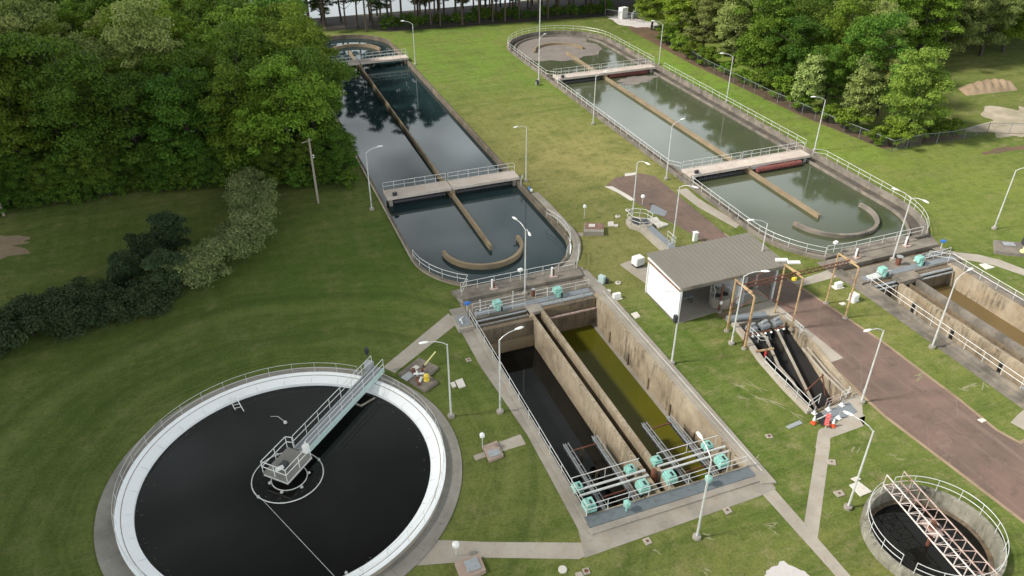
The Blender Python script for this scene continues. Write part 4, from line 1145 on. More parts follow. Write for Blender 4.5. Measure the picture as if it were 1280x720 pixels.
# steel plates, hole, cones
e = tag(MB().prism([(41.75, 36.8), (44.85, 37.1), (44.65, 35.85), (41.85, 35.5)], .0, .05).build('steel_plate', 'greyplate', None, .01), 'blue-grey steel plate lying over the pit where white cones stand', 'steel plate')
pit = sheet('pit', [(41.0, 37.0), (41.72, 36.9), (41.8, 35.5), (40.7, 35.46)], .014, 'black')
tag(MB().tube((40.75, 36.2, .1), (42.0, 36.1, .5), .05, 6).build('grey_bar', 'rail'), 'thin pale bar leaning across the open black pit', 'bar')
cone0 = None
def cone(u, v, kind, label):
    e = empty('traffic_cone', (u, v, .05), label, 'traffic cone', 'cones around the open pit')
    body, slv = ('orange', 'white') if kind == 'o' else ('white', 'galv')
    MB().obox((u, v), 12, .42, .42, .05, .10).build('cone_base', body, e, .02)
    if kind == 'o':
        MB().lathe((u, v, .1), [(.17, 0), (.13, .28)], 14).build('cone_body', 'orange', e)
        MB().lathe((u, v, .382), [(.129, 0), (.06, .36)], 14).build('cone_sleeve', 'white', e)
        MB().lathe((u, v, .744), [(.058, 0), (.04, .1)], 12).build('cone_tip', 'white', e)
    else:
        MB().lathe((u, v, .1), [(.13, 0), (.08, .28)], 14).build('cone_body', 'white', e)
        MB().lathe((u, v, .382), [(.078, 0), (.045, .38), (.02, .44)], 12).build('cone_sleeve', slv, e)
cone(40.25, 36.0, 'o', 'orange cone with white collar on the grass side of the open pit')
cone(41.5, 35.15, 'o', 'orange cone with white collar at the foot of the red striped board')
cone(41.1, 36.95, 'w', 'faded white cone at the far left edge of the black pit')
cone(42.5, 36.9, 'w', 'faded white cone on the plate in front of the pinkish short railing')
cone(43.95, 36.95, 'w', 'faded white cone furthest right on the steel plate')
cone(42.6, 35.75, 'w', 'faded white cone on the near edge of the steel plate')
e = empty('striped_board', (41.2, 35.5, 0), 'red board with pale stripes leaning over the black pit', 'barrier board')
c0, c1 = Vector((40.75, 35.15, .35)), Vector((41.55, 35.85, .75))
m_ = MB(); dn = Vector((-.12, .14, .0)); m_.add([c0 - dn, c0 + dn, c1 + dn, c1 - dn, c0 - dn + Vector((0, 0, .04)), c0 + dn + Vector((0, 0, .04)), c1 + dn + Vector((0, 0, .04)), c1 - dn + Vector((0, 0, .04))], [(0, 3, 2, 1), (4, 5, 6, 7), (0, 1, 5, 4), (1, 2, 6, 5), (2, 3, 7, 6), (3, 0, 4, 7)]); m_.build('board', 'red', e)
m_ = MB()
for k in range(6):
    p = c0.lerp(c1, (k + .5) / 6) + Vector((0, 0, .045)); q = (c1 - c0) * .04
    m_.add([p - dn * .8 - q, p + dn * .8 - q * .2, p + dn * .8 + q, p - dn * .8 + q * .2], [(0, 1, 2, 3)])
m_.build('stripe', 'pinksteel', e)
MB().path([(40.8, 35.2, .0), (40.8, 35.2, .36)], .03).build('leg', 'rail', e); MB().path([(41.5, 35.8, .0), (41.5, 35.8, .74)], .03).build('leg', 'rail', e)

# ================================================================== LAMPS
LH = 7.5
def make_lamp(double=False):
    e = empty('street_lamp', (0, 0, 0), 'x', 'street lamp', 'white street lamps around the plant')
    MB().lathe((0, 0, -.1), [(.30, 0), (.30, .32), (.26, .36)], 14).build('footing', 'concrete', e)
    MB().tube((0, 0, .2), (0, 0, LH), .085, 10, .055).build('pole', 'rail', e)
    for a_ in ((0,) if not double else (0, 155)):
        ca_, sa_ = math.cos(R(a_)), math.sin(R(a_))
        pts_ = [(0, 0, LH - .05), (.35, 0, LH + .22), (.85, 0, LH + .42), (1.45, 0, LH + .48)]
        pts_ = [(p[0] * ca_, p[0] * sa_, p[2]) for p in pts_]
        MB().path(pts_, .035, 7).build('arm', 'rail', e)
        hd = MB(); v = []; f = []
        prof = [(1.4, .05, .05), (1.55, .11, .09), (1.8, .15, .11), (2.05, .13, .09), (2.2, .04, .03)]
        n = 10
        for (l, hw, hh) in prof:
            for i in range(n):
                t = 2 * PI * i / n
                y = hw * math.cos(t); z = hh * math.sin(t) * (1 if math.sin(t) > 0 else .45)
                v.append((l * ca_ - y * sa_, l * sa_ + y * ca_, LH + .5 + z))
        for k in range(len(prof) - 1):
            for i in range(n): f.append((k * n + i, k * n + (i + 1) % n, (k + 1) * n + (i + 1) % n, (k + 1) * n + i))
        f += [tuple(range(n)), tuple(len(v) - 1 - i for i in range(n))]
        hd.add(v, f).build('lamp_head', 'white', e, smooth=True)
        m1 = MB(); m1.lathe((1.82 * ca_, 1.82 * sa_, LH + .40), [(.05, 0), (.11, .05)], 10); m1.build('lens', 'lens', e)
    MB().obox((0.0, -.1), 0, .12, .06, 1.0, 1.35).build('access_plate', 'galv', e)
    return e
lamp0 = make_lamp(); lamp2 = make_lamp(True)
lk = kids(lamp0); lk2 = kids(lamp2)
lamps = [(14.7, 87.1, 6, 'white lamp post on the grass left of the dark racetrack basin, near its pink bridge'),
 (12.7, 47.4, 174, 'white lamp post on the lawn right of the huge round tank, arm pointing left'),
 (16.7, 46.5, 8, 'white lamp post at the left edge of the black-water channel'),
 (35.3, 143.5, 153, 'white lamp post beside the far bridge of the dark racetrack basin'),
 (82.5, 55.9, -32, 'white lamp post alone on the lawn near the right edge of the picture'),
 (78.2, 82.8, 162, 'white lamp post right of the near bridge of the railed basin, by the trees'),
 (25.0, 29.4, 84, 'white lamp post on the front lawn just below the grey grating'),
 (36.7, 27.8, 118, 'white lamp post beside the small round tank and the white slabs'),
 (45.8, 36.7, -179, 'white lamp post between the steel plate and the brown road'),
 (57.4, 40.5, 10, 'white lamp post standing against the left edge of the muddy basin'),
 (53.3, 81.9, 13, 'white lamp post left of the near bridge of the railed basin'),
 (53.1, 103.7, 6, 'white lamp post half way along the left side of the railed basin'),
 (53.1, 125.7, 36, 'white lamp post left of the far bridge of the railed basin'),
 (78.2, 127.1, 153, 'white lamp post right of the far bridge of the railed basin'),
 (78.2, 104.9, 151, 'white lamp post half way along the right side of the railed basin'),
 (35.6, 88.0, -160, 'white lamp post right of the dark basin, at the end of its pink bridge'),
 (43.5, 73.2, -80, 'white lamp post rising behind the railed inlet chamber'),
 (44.6, 65.7, -60, 'white lamp post just behind the roof of the building, arm over the brown road'),
 (48.3, 55.2, 165, 'white lamp post at the right end of the building, its arm over the roof'),
 (40.3, 47.7, -22, 'white lamp post beside the left legs of the rusty gantry'),
 (33.5, 47.1, 173, 'white lamp post on the lawn in front of the white wall of the building')]
for i, (u, v, a_, lab) in enumerate(lamps):
    if i == 0: e = lamp0
    else:
        e = lamp0.copy(); col.objects.link(e)
        for c_ in lk:
            d_ = c_.copy(); col.objects.link(d_); d_.parent = e
    e.location = (u, v, 0); e.rotation_euler = (0, 0, R(a_)); e['label'] = lab
MB().obox((33.3, 47.15), 173, .3, .38, 4.6, 5.3).build('pole_box', 'darkmetal', None).name = 'pole_box'
pb = bpy.data.objects['pole_box']; pb.parent = e; pb.matrix_parent_inverse = (Matrix.Translation((33.5, 47.1, 0)) @ Matrix.Rotation(R(173), 4, 'Z')).inverted()
for i, (u, v, a_, lab) in enumerate([(25.3, 62.5, 105, 'twin-headed white lamp post on the deck between dark basin and twin channels'), (65.8, 54.4, 115, 'twin-headed white lamp post at the near end of the railed basin')]):
    if i == 0: e = lamp2
    else:
        e = lamp2.copy(); col.objects.link(e)
        for c_ in lk2:
            d_ = c_.copy(); col.objects.link(d_); d_.parent = e
    e.location = (u, v, 0.05); e.rotation_euler = (0, 0, R(a_)); e['label'] = lab
e = empty('tall_mast', (53.6, 126.9, 0), 'very tall thin white mast beside the railed basin, rising out of the picture', 'mast')
MB().tube((53.6, 126.9, 0), (53.6, 126.9, 24), .10, 8, .06).build('mast_pole', 'rail', e); MB().lathe((53.6, 126.9, 0), [(.3, 0), (.3, .2)], 10).build('footing', 'concrete', e)

# utility poles
def utility_pole(u, v, h, lab, lean=(0, 0)):
    e = empty('utility_pole', (u, v, 0), lab, 'utility pole', 'wooden poles by the woods')
    MB().tube((u, v, 0), (u + lean[0], v + lean[1], h), .15, 8, .10).build('pole', 'wood', e)
    x_, y_ = u + lean[0] * .97, v + lean[1] * .97
    MB().tube((x_ - .9, y_ - .1, h - .4), (x_ + .3, y_, h - .2), .05, 6).build('crossarm', 'wood', e)
    m1 = MB()
    for dz in (2.2, 2.5): m1.lathe((x_ + .25, y_ - .1, h - dz), [(.06, 0), (.09, .08), (.05, .16)], 8); m1.tube((x_, y_, h - dz), (x_ + .25, y_ - .1, h - dz), .03, 5)
    m1.build('insulator', 'white', e)
utility_pole(8.8, 91.3, 8.6, 'grey wooden pole standing on the lawn in front of the woods, beside the dark basin')
utility_pole(-27.6, 101.5, 6.0, 'grey wooden pole at the left edge of the picture, under the trees')

# ================================================================== SMALL THINGS ON THE GRASS
def slab(name, pts, h, mat, lab, cat, grp=None, hole=None):
    o = MB().prism(pts, -.03, h).build(name, mat, None, .015)
    c = (sum(p[0] for p in pts) / len(pts), sum(p[1] for p in pts) / len(pts))
    if hole:
        e = empty(name, (c[0], c[1], 0), lab, cat, grp)
        o.name = 'slab'; o.parent = e; o.location = (-c[0], -c[1], 0)
        MB().lathe((c[0], c[1], h + .002), [(hole, 0), (hole, .02)], 14).build('lid', 'darkrust' if hole < .2 else 'stained', e)
        return e
    tag(o, lab, cat, grp); return o
GC = 'small concrete covers in the lawns'
slab('cover_slab', [(38.3, 29.5), (39.2, 29.55), (39.4, 28.35), (38.3, 28.3)], .1, 'slabwhite', 'larger pale slab beside the lamp post by the small round tank', 'slab')
slab('cover_slab', [(38.86, 30.0), (39.45, 30.0), (39.56, 29.65), (39.0, 29.6)], .08, 'slabwhite', 'smaller pale slab touching the larger one by the small round tank', 'slab')
slab('valve_box', [(36.7, 29.4), (37.4, 29.35), (37.35, 28.82), (36.7, 28.85)], .08, 'path', 'square concrete cover with dark centre just left of the pale slabs', 'valve box', GC, .1)
slab('valve_box', [(38.5, 32.3), (39.1, 32.0), (38.8, 31.5), (38.3, 31.8)], .08, 'path', 'small concrete cover touching the right edge of the straight path', 'valve box', GC, .07)
slab('valve_box', [(28.12, 30.95), (28.68, 31.0), (28.65, 30.45), (28.1, 30.4)], .08, 'path', 'square concrete cover with dark centre below the basin wall, right of the lamp post', 'valve box', GC, .1)
slab('valve_box', [(21.38, 30.6), (21.9, 30.62), (21.9, 30.1), (21.38, 30.06)], .08, 'path', 'square concrete cover with two dark dots below the basin wall, left of the lamp post', 'valve box', GC, .1)
slab('valve_box', [(16.2, 54.35), (16.65, 54.4), (16.68, 53.9), (16.2, 53.85)], .08, 'path', 'tan concrete cover between the diagonal path and the black-water channel', 'valve box', GC, .1)
slab('valve_box', [(35.7, 36.3), (36.2, 36.2), (36.15, 35.75), (35.65, 35.85)], .08, 'path', 'square concrete cover with dark centre on the lawn left of the orange cones', 'valve box', GC, .12)
slab('valve_box', [(16.4, 29.85), (16.85, 29.82), (16.8, 29.36), (16.35, 29.4)], .12, 'path', 'hollow square concrete cover at the bottom edge, right of the round white lid', 'valve box', GC, .14)
slab('valve_box', [(15.85, 29.75), (16.28, 29.7), (16.3, 29.35), (15.8, 29.4)], .1, 'path', 'plain square cover at the bottom edge beside the hollow one', 'valve box')
o = MB().lathe((15.2, 30.3, 0), [(.30, 0), (.30, .1), (.26, .13)], 20).build('manhole_cover', 'slabwhite'); tag(o, 'round white lid in the grass below the straight path', 'lid')
slab('cover_slab', [(13.9, 51.55), (14.3, 51.6), (14.27, 50.9), (13.92, 50.85)], .1, 'slabwhite', 'small white slab by the lamp post right of the yellow hydrant', 'slab')
slab('cover_slab', [(14.4, 51.67), (15.08, 51.77), (15.04, 50.64), (14.4, 50.61)], .12, 'slabwhite', 'large white slab by the lamp post right of the yellow hydrant', 'slab')
slab('cover_slab', [(33.8, 55.4), (34.5, 55.5), (34.45, 54.65), (33.8, 54.5)], .1, 'slabwhite', 'cream slab in the lawn below the white wall of the building', 'slab')
slab('steel_cover', [(37.9, 36.5), (39.45, 36.7), (39.45, 36.3), (38.0, 36.15)], .06, 'galv', 'long grey metal plate on the lawn left of the orange cone', 'plate')
slab('cover_slab', [(74.0, 50.3), (74.75, 50.2), (74.9, 49.7), (75.1, 49.2), (73.8, 49.2)], .08, 'slabwhite', 'white slab between the muddy basin and the curving path', 'slab')
slab('cover_slab', [(40.45, 73.6), (41.1, 73.45), (40.7, 72.4), (39.95, 72.6)], .15, 'slabwhite', 'white square slab beside the brown lidded box near the inlet chamber', 'slab')
slab('cover_slab', [(40.8, 72.75), (41.3, 72.65), (41.1, 72.15), (40.7, 72.2)], .14, 'slabwhite', 'small white block against the white square slab', 'slab')
for u, v, lab, r_ in ((42.27, 74.56, 'white ring-shaped cover in the grass left of the inlet chamber lamp', .32), (35.28, 61.0, 'white ring-shaped cover near the white air unit', .3), (44.2, 75.6, 'white ring-shaped cover beside the end of the brown road', .3)):
    e = empty('ring_cover', (u, v, 0), lab, 'cover', 'ring covers')
    MB().lathe((u, v, 0), [(r_, 0), (r_, .1), (r_ * .9, .12)], 18).build('collar', 'slabwhite', e); MB().lathe((u, v, .122), [(r_ * .45, 0), (r_ * .45, .02)], 14).build('lid', 'shrub' if False else 'stained', e)
o = MB().lathe((33.6, 59.95, 0), [(.3, 0), (.3, .1), (.24, .12)], 16).build('manhole_cover', 'slabwhite'); tag(o, 'small round pale lid left of the white vent box', 'lid')
e = empty('vent_box', (33.8, 58.6, 0), 'low white box on a pale slab beside the right wall of the olive-water channel', 'vent box')
MB().prism([(33.1, 58.9), (34.4, 58.9), (34.3, 58.1), (33.0, 58.1)], 0, .08).build('plinth', 'slabwhite', e); MB().box(33.4, 34.2, 58.3, 58.7, .08, .6).build('box', 'white', e, .03)
e = empty('vent_box', (56.3, 52.1, 0), 'low white box on a pale slab between the rusty gantry and the muddy basin', 'vent box')
MB().prism([(55.8, 52.5), (57.0, 52.4), (56.9, 51.7), (55.8, 51.7)], 0, .08).build('plinth', 'slabwhite', e); MB().box(56.0, 56.8, 51.9, 52.3, .08, .6).build('box', 'white', e, .03)
e = empty('electric_cabinet', (56.1, 49.5, 0), 'white cube cabinet on the grass beside the right legs of the rusty gantry', 'cabinet')
MB().obox((56.1, 49.5), 10, .8, .7, .05, .85).build('cabinet', 'white', e, .08); MB().obox((56.1, 49.5), 10, .95, .85, -.02, .05).build('plinth', 'slabwhite', e)
slab('cover_slab', [(54.4, 49.6), (55.0, 49.55), (54.9, 49.15), (54.45, 49.2)], .08, 'slabwhite', 'small pale slab on the grass left of the white cube cabinet', 'slab')
e = empty('junction_box', (33.3, 61.6, 0), 'faded green box beside the right wall at the head of the olive-water channel', 'junction box')
MB().obox((33.7, 61.7), 30, .5, .7, .0, .9).build('box', M['aquapale'], e, .05); MB().obox((34.1, 61.55), 30, .25, .6, .0, .6).build('door', 'darkmetal', e, .03)
slab('cover_slab', [(53.2, 31.5), (53.7, 31.45), (53.75, 31.1), (53.3, 31.1)], .12, 'slabwhite', 'pale stone at the right edge of the brown road', 'stone')

# brick framed box with grey cover + white headed post
def brick_box(pts, cov, lab, h=.35):
    c = (pts[0][0], pts[0][1]); e = empty('valve_chamber', (c[0], c[1], 0), lab, 'valve chamber', 'brick valve chambers')
    MB().prism(pts, -.05, h).build('chamber_wall', 'brick', e, .02); MB().prism(cov, h + .002, h + .08).build('cover', 'galv', e, .01)
brick_box([(13.95, 43.0), (15.2, 43.2), (15.15, 41.5), (13.9, 41.3)], [(14.05, 42.3), (15.0, 42.25), (15.0, 41.6), (14.05, 41.55)], 'brick-edged chamber with grey cover on the lawn between round tank and black-water channel', .25)
tag(MB().prism([(12.97, 42.4), (13.88, 42.5), (13.88, 41.95), (13.0, 41.9)], -.02, .1).build('concrete_step', 'path'), 'short concrete tongue beside the brick-edged chamber', 'step')
brick_box([(8.57, 33.2), (10.35, 33.3), (10.35, 31.9), (8.6, 31.6)], [(9.15, 33.0), (10.1, 33.05), (10.1, 32.1), (9.15, 32.1)], 'brick-edged chamber with grey cover at the bottom edge below the straight path')
def headed_post(u, v, h, lab, r=.24):
    e = empty('valve_post', (u, v, 0), lab, 'post', 'white-headed posts')
    MB().tube((u, v, 0), (u, v, h), .035, 6).build('stem', 'rail', e)
    MB().lathe((u, v, h - .05), [(.05, 0), (r, .12), (r, .34), (r * .5, .46)], 12).build('head', 'white', e)
headed_post(13.9, 42.9, 1.3, 'white-headed post at the corner of the brick-edged chamber on the lawn', .2)
headed_post(8.9, 33.9, 1.0, 'white-headed post on the path at the bottom edge')
headed_post(38.2, 75.5, 1.5, 'white-headed post behind the brown lidded box', .2)
headed_post(46.6, 76.3, 1.0, 'white-headed post at the far end of the brown road')
e = empty('marker_block', (47.6, 66.0, 0), 'white upright block at the roof edge beside the brown road', 'block')
MB().box(47.5, 48.0, 65.8, 66.2, 0, 1.1).build('block', 'white', e, .05); MB().box(47.45, 48.05, 65.75, 66.25, 1.1, 1.16).build('cap', 'white', e)

e = empty('lidded_chamber', (38.2, 72.8, 0), 'raised concrete box with brown rusty lid beside the end of the dark basin', 'chamber')
MB().prism([(37.3, 73.6), (39.4, 72.6), (38.5, 70.85), (36.3, 71.7)], -.05, .55).build('chamber_wall', 'concrete', e, .02)
MB().prism([(37.35, 73.55), (39.3, 72.6), (38.7, 71.4), (36.75, 72.3)], .552, .62).build('lid', 'brownlid', e, .01)
MB().prism([(37.6, 73.0), (38.3, 72.7), (37.95, 72.1), (37.25, 72.4)], .622, .68).build('hatch', 'slabwhite', e, .01)

# equipment pad beside the clarifier with hydrant, valve and pipe
e = empty('equipment_pad', (11.8, 53.6, 0), 'L-shaped stained concrete pad with pipework against the round tank walkway', 'pad')
MB().prism([(9.9, 54.2), (12.24, 55.77), (13.5, 53.9), (12.4, 53.0), (12.9, 51.9), (11.5, 51.1), (10.9, 52.2)], -.1, .3).build('pad_slab', 'stained', e, .02)
MB().obox((10.6, 53.4), 32, 1.0, .75, .302, .42).build('metal_cover', 'galv', e, .01)
MB().obox((11.5, 54.3), 32, .7, .5, .302, .4).build('metal_cover', 'slabwhite', e, .01)
m_ = MB(); m_.tube((11.1, 53.4, .5), (12.0, 53.1, .5), .1, 8); m_.tube((11.4, 53.3, .3), (11.4, 53.3, .8), .08, 8); m_.tube((11.7, 52.9, .3), (11.3, 52.2, .4), .12, 8); m_.build('pipework', 'white', e)
m_ = MB(); m_.lathe((11.15, 53.6, .3), [(.15, 0), (.15, .4), (.2, .45), (.2, .55)], 10); m_.lathe((11.95, 53.5, .3), [(.1, 0), (.12, .5), (.08, .6)], 10); m_.tube((11.3, 52.9, .35), (11.2, 51.9, .35), .14, 8); m_.build('pump', 'darkrust', e)
e = empty('hydrant', (12.0, 52.35, .3), 'bright yellow hydrant on the pad by the round tank', 'hydrant')
MB().lathe((12.0, 52.35, .3), [(.24, 0), (.26, .06), (.2, .1), (.19, .5), (.24, .55), (.16, .68), (.05, .76)], 14).build('barrel', 'yellow', e)
MB().tube((11.72, 52.35, .68), (12.28, 52.35, .68), .075, 10).build('nozzle', 'yellow', e)
e = empty('yellow_crank', (12.3, 54.3, .3), 'long pale yellow lever pointing up out of the pad by the round tank', 'lever')
MB().tube((12.3, 54.3, .4), (13.6, 54.9, 1.2), .06, 8).build('lever_arm', 'paleyellow', e); MB().lathe((12.25, 54.25, .3), [(.1, 0), (.12, .15), (.06, .25)], 10).build('lever_pivot', 'darkmetal', e)

# equipment pad at the right edge
e = empty('equipment_pad', (80.5, 51.6, 0), 'raised grey concrete pad at the right edge beside the curving path', 'pad')
MB().prism([(79.5, 53.4), (81.1, 52.4), (83.5, 51.0), (83.0, 48.6), (80.1, 49.7), (78.6, 50.6), (77.5, 51.5)], -.1, .4).build('pad_slab', 'stained', e, .03)
MB().obox((80.2, 52.0), -30, 1.2, .8, .402, .5).build('metal_cover', 'galv', e, .02)
m_ = MB(); m_.lathe((81.9, 51.5, .4), [(.3, 0), (.3, .7), (.2, .9), (.25, 1.2)], 12); m_.tube((81.2, 51.0, .7), (82.4, 51.9, .9), .15, 8); m_.build('pump', 'darkmetal', e)
e = empty('yellow_crank', (80.4, 50.4, .4), 'yellow pump lever with broad foot on the raised pad at the right edge', 'lever')
MB().tube((80.2, 50.2, .5), (81.6, 50.9, 1.9), .12, 8, .09).build('lever_arm', 'paleyellow', e); MB().lathe((80.2, 50.2, .4), [(.32, 0), (.3, .18), (.14, .3)], 12).build('lever_pivot', 'paleyellow', e)
MB().obox((81.3, 50.9), 25, .3, .2, 1.5, 1.9).build('lever_head', 'yellow', e)

# white float boxes and gate stands at the walkways
def gate_stand(u, v, z, lab):
    e = empty('gate_stand', (u, v, z), lab, 'gate stand', 'pink-white gate stands on the end slabs')
    MB().obox((u + .15, v - .1), 0, .8, .6, z, z + .14).build('stand_base', 'pinksteel', e, .03)
    m_ = MB(); m_.tube((u, v, z + .1), (u, v, z + 1.15), .11, 10); m_.build('stand_post', 'white', e)
    MB().obox((u + .16, v - .03), 0, .16, .2, z + .14, z + .85).build('stand_bracket', 'darkrust', e)
gate_stand(22.3, 64.1, .42, 'white and rust gate stand on the end slab of the dark basin, left one')
gate_stand(29.0, 64.1, .42, 'white and rust gate stand on the end slab of the dark basin, right one')
gate_stand(61.9, 55.9, .35, 'gate stand on the end slab of the railed basin, left of the twin-headed lamp')
gate_stand(69.0, 56.0, .35, 'gate stand on the end slab of the railed basin, right of the twin-headed lamp')
def float_box(u, v, z, lab):
    e = empty('sensor_post', (u, v, z), lab, 'sensor', 'white sensor boxes on posts')
    MB().tube((u, v, z), (u, v, z + 1.2), .03, 6).build('post', 'rail', e); MB().obox((u, v), 15, .5, .35, z + 1.15, z + 1.42).build('sensor_box', 'white', e, .04)
float_box(25.6, 64.6, .42, 'white box fixed above the railing at the middle of the dark basin end')
float_box(60.3, 57.6, .42, 'white box fixed above the railing at the near left curve of the railed basin')
for u, v, lab in ((20.0, 61.2, 'thin white rod standing on the far walkway beside the left turquoise hoist'), (23.6, 61.5, 'thin white rod standing on the far walkway left of the twin lamp'), (27.1, 60.9, 'thin white rod standing on the far walkway beside the right turquoise hoist')):
    e = empty('stem_rod', (u, v, .12), lab, 'rod', 'thin rods on the far walkway')
    MB().tube((u, v, .12), (u, v, 1.3), .028, 6).build('rod', 'white', e); MB().lathe((u, v, 1.28), [(.03, 0), (.07, .04), (.03, .12)], 8).build('rod_knob', 'white', e); MB().lathe((u, v, .12), [(.12, 0), (.1, .05)], 8).build('rod_foot', 'rail', e)
e = empty('gear_stand', (26.0, 61.9, .05), 'dark rusty gear stand beside the foot of the twin-headed lamp, black-water side', 'gear stand', 'dark gear stands'); MB().box(25.8, 26.15, 61.7, 62.0, .05, .85).build('stand_body', 'darkrust', e, .03); MB().lathe((25.97, 61.85, .85), [(.2, 0), (.2, .06)], 12).build('stand_wheel', 'galv', e)
e = empty('gear_stand', (65.2, 53.1, .3), 'dark rusty gear stand between the two turquoise hoists of the muddy basin', 'gear stand', 'dark gear stands'); MB().box(65.0, 65.4, 52.9, 53.3, .3, 1.3).build('stand_body', 'darkrust', e, .03); MB().lathe((65.2, 53.1, 1.3), [(.35, 0), (.35, .06)], 12).build('stand_wheel', 'galv', e)
e = empty('yellow_bollard', (50.0, 54.6, 0), 'yellow post with a black base beside the brown road at the gantry', 'bollard')
MB().tube((50.0, 54.6, .1), (50.0, 54.6, 1.1), .11, 10).build('post', 'yellow', e); MB().lathe((50.0, 54.6, 0), [(.22, 0), (.2, .1)], 12).build('foot', 'darkmetal', e)
e = empty('blue_tool', (34.9, 85.2, .22), 'blue tray lying on the kerb of the dark basin by the pink bridge', 'tray')
MB().obox((34.95, 85.2), 70, .9, .25, .22, .36).build('tray', 'blue', e, .02); MB().obox((34.95, 84.5), 70, .3, .3, .22, .5).build('tray_box', 'white', e, .02)
for u, v, lab in ((55.0, 127.9, 'x'),):
    e = empty('garden_hose_reel', (52.2, 124.2, 0), 'small dark hose reel on the grass left of the far end of the railed basin', 'hose reel')
    MB().tube((52.0, 124.2, .55), (52.4, 124.2, .55), .38, 14).build('reel', 'darkmetal', e); MB().box(51.95, 52.0, 124.0, 124.4, 0, .6).build('stand', 'galv', e); MB().box(52.4, 52.45, 124.0, 124.4, 0, .6).build('stand', 'galv', e)

# far utility cabinet by the woods
e = empty('utility_cabinet', (88.0, 159.5, 0), 'white cabinet with pipework at the far corner of the lawn', 'cabinet')
MB().obox((88.4, 161.0), 15, 1.8, 1.3, 0, 2.4).build('cabinet', 'white', e, .05)
m_ = MB(); m_.tube((89.4, 160.2, .5), (91.6, 161.0, 1.3), .25, 8); m_.tube((90.0, 159.5, 0), (90.0, 159.5, 1.4), .3, 8); m_.tube((91.5, 160.8, 0), (91.5, 160.8, 3.0), .2, 8); m_.build('pipework', 'galv', e)

# ------------------------------------------------------------------ chain-link fences
M['mesh'] = None
def make_mesh_mat():
    m, n, b = newmat('chain_link')
    b.inputs['Base Color'].default_value = (.10, .105, .10, 1); b.inputs['Metallic'].default_value = .3; b.inputs['Roughness'].default_value = .6
    return m
M['mesh'] = make_mesh_mat()
def chain_fence(pts, lab, h=1.7, step=.34, cs=3.0):
    e = empty('chain_link_fence', (*pts[0], 0), lab, 'fence')
    m1, m2 = MB(), MB()
    for (a_, b_) in zip(pts[:-1], pts[1:]):
        a_, b_ = Vector(a_), Vector(b_); L_ = (b_ - a_).length; d_ = (b_ - a_) / L_
        k = max(1, round(L_ / cs))
        for i in range(k + 1):
            p = a_ + d_ * (L_ * i / k)
            m2.tube((p.x, p.y, 0), (p.x, p.y, h + .1), .04, 6)
        m2.tube((a_.x, a_.y, h), (b_.x, b_.y, h), .03, 6)
        q = 0
        while q < L_:
            for sg in (1, -1):
                s0, s1 = (q, q + h) if sg == 1 else (q + h, q)
                z0_, z1_ = 0, h
                if s1 > L_: z1_ = h * (L_ - s0) / h; s1 = L_
                if s0 > L_: z0_ = h - h * (L_ - s1) / h if L_ > s1 else h; z0_ = (s0 - L_); s0 = L_
                pa, pb = a_ + d_ * s0, a_ + d_ * s1
                m1.tube((pa.x, pa.y, z0_), (pb.x, pb.y, z1_), .012, 3, cap=False)
            q += step
    m2.build('fence_post', 'greyplate', e); m1.build('wire_mesh', 'mesh', e, fix=False)
chain_fence([(88.3, 78.5), (94, 78.9), (99.3, 78.2), (106.8, 78.8), (113, 76.4)], 'chain-link fence running right from the corner of the right-hand trees')
chain_fence([(88.3, 78.5), (86.6, 90), (85.3, 104), (84.9, 122), (87, 140)], 'chain-link fence half hidden in the edge of the right-hand trees')
chain_fence([(85.2, 163.5), (89, 158.5), (91, 156)], 'short chain-link fence round the far white cabinet')

# dirt pile
mb = MB(); v = []; f = []; nx, ny = 40, 12
rnd = random.Random(4)
for i in range(nx):
    for j in range(ny):
        x = i / (nx - 1); y = j / (ny - 1)
        hgt = math.sin(PI * x) ** .5 * math.sin(PI * y) * (1.5 + .28 * math.sin(x * 42 + y * 3) + .12 * rnd.random())
        v.append((118 + 11 * x + 2 * y, 93.0 + 4.0 * y - 1.0 * x, hgt - .05))
for i in range(nx - 1):
    for j in range(ny - 1): a = i * ny + j; f.append((a, a + ny, a + ny + 1, a + 1))
mb.add(v, f); tag(mb.build('dirt_pile', 'dirt', smooth=True), 'long ridged heap of orange-brown dirt on the far right clearing', 'dirt pile', kind=None)

# ------------------------------------------------------------------ the low cloud added out of frame to shade the left lawn and woods
cm_, cn_, cb_ = newmat('shade_cloud_white')
cb_.inputs['Base Color'].default_value = (.85, .86, .88, 1); cb_.inputs['Roughness'].default_value = 1; cb_.inputs['Specular IOR Level'].default_value = 0
tr_ = cn_.nodes.new('ShaderNodeBsdfTranslucent'); tr_.inputs['Color'].default_value = (.8, .8, .82, 1)
ms_ = cn_.nodes.new('ShaderNodeMixShader'); ms_.inputs[0].default_value = .15
cn_.links.new(cb_.outputs[0], ms_.inputs[1]); cn_.links.new(tr_.outputs[0], ms_.inputs[2]); cn_.links.new(ms_.outputs[0], cn_.nodes['Material Output'].inputs['Surface'])
bmc = bmesh.new(); rc = random.Random(17)
cc = Vector((-38, 82, 0)) + sdir * 300
for i in range(84):
    a_ = rc.uniform(0, 2 * PI); q_ = rc.random() ** .5
    off = Vector((64 * q_ * math.cos(a_), 70 * q_ * math.sin(a_), rc.uniform(-4, 6)))
    bmesh.ops.create_icosphere(bmc, subdivisions=3, radius=rc.uniform(12, 20), matrix=Matrix.Translation(cc + off) @ Matrix.Diagonal((1, 1, .5, 1)))
mec = bpy.data.meshes.new('shade_cloud'); bmc.to_mesh(mec); bmc.free(); mec.materials.append(cm_); mec.shade_smooth()
oc = bpy.data.objects.new('shade_cloud', mec); col.objects.link(oc); oc['kind'] = 'structure'

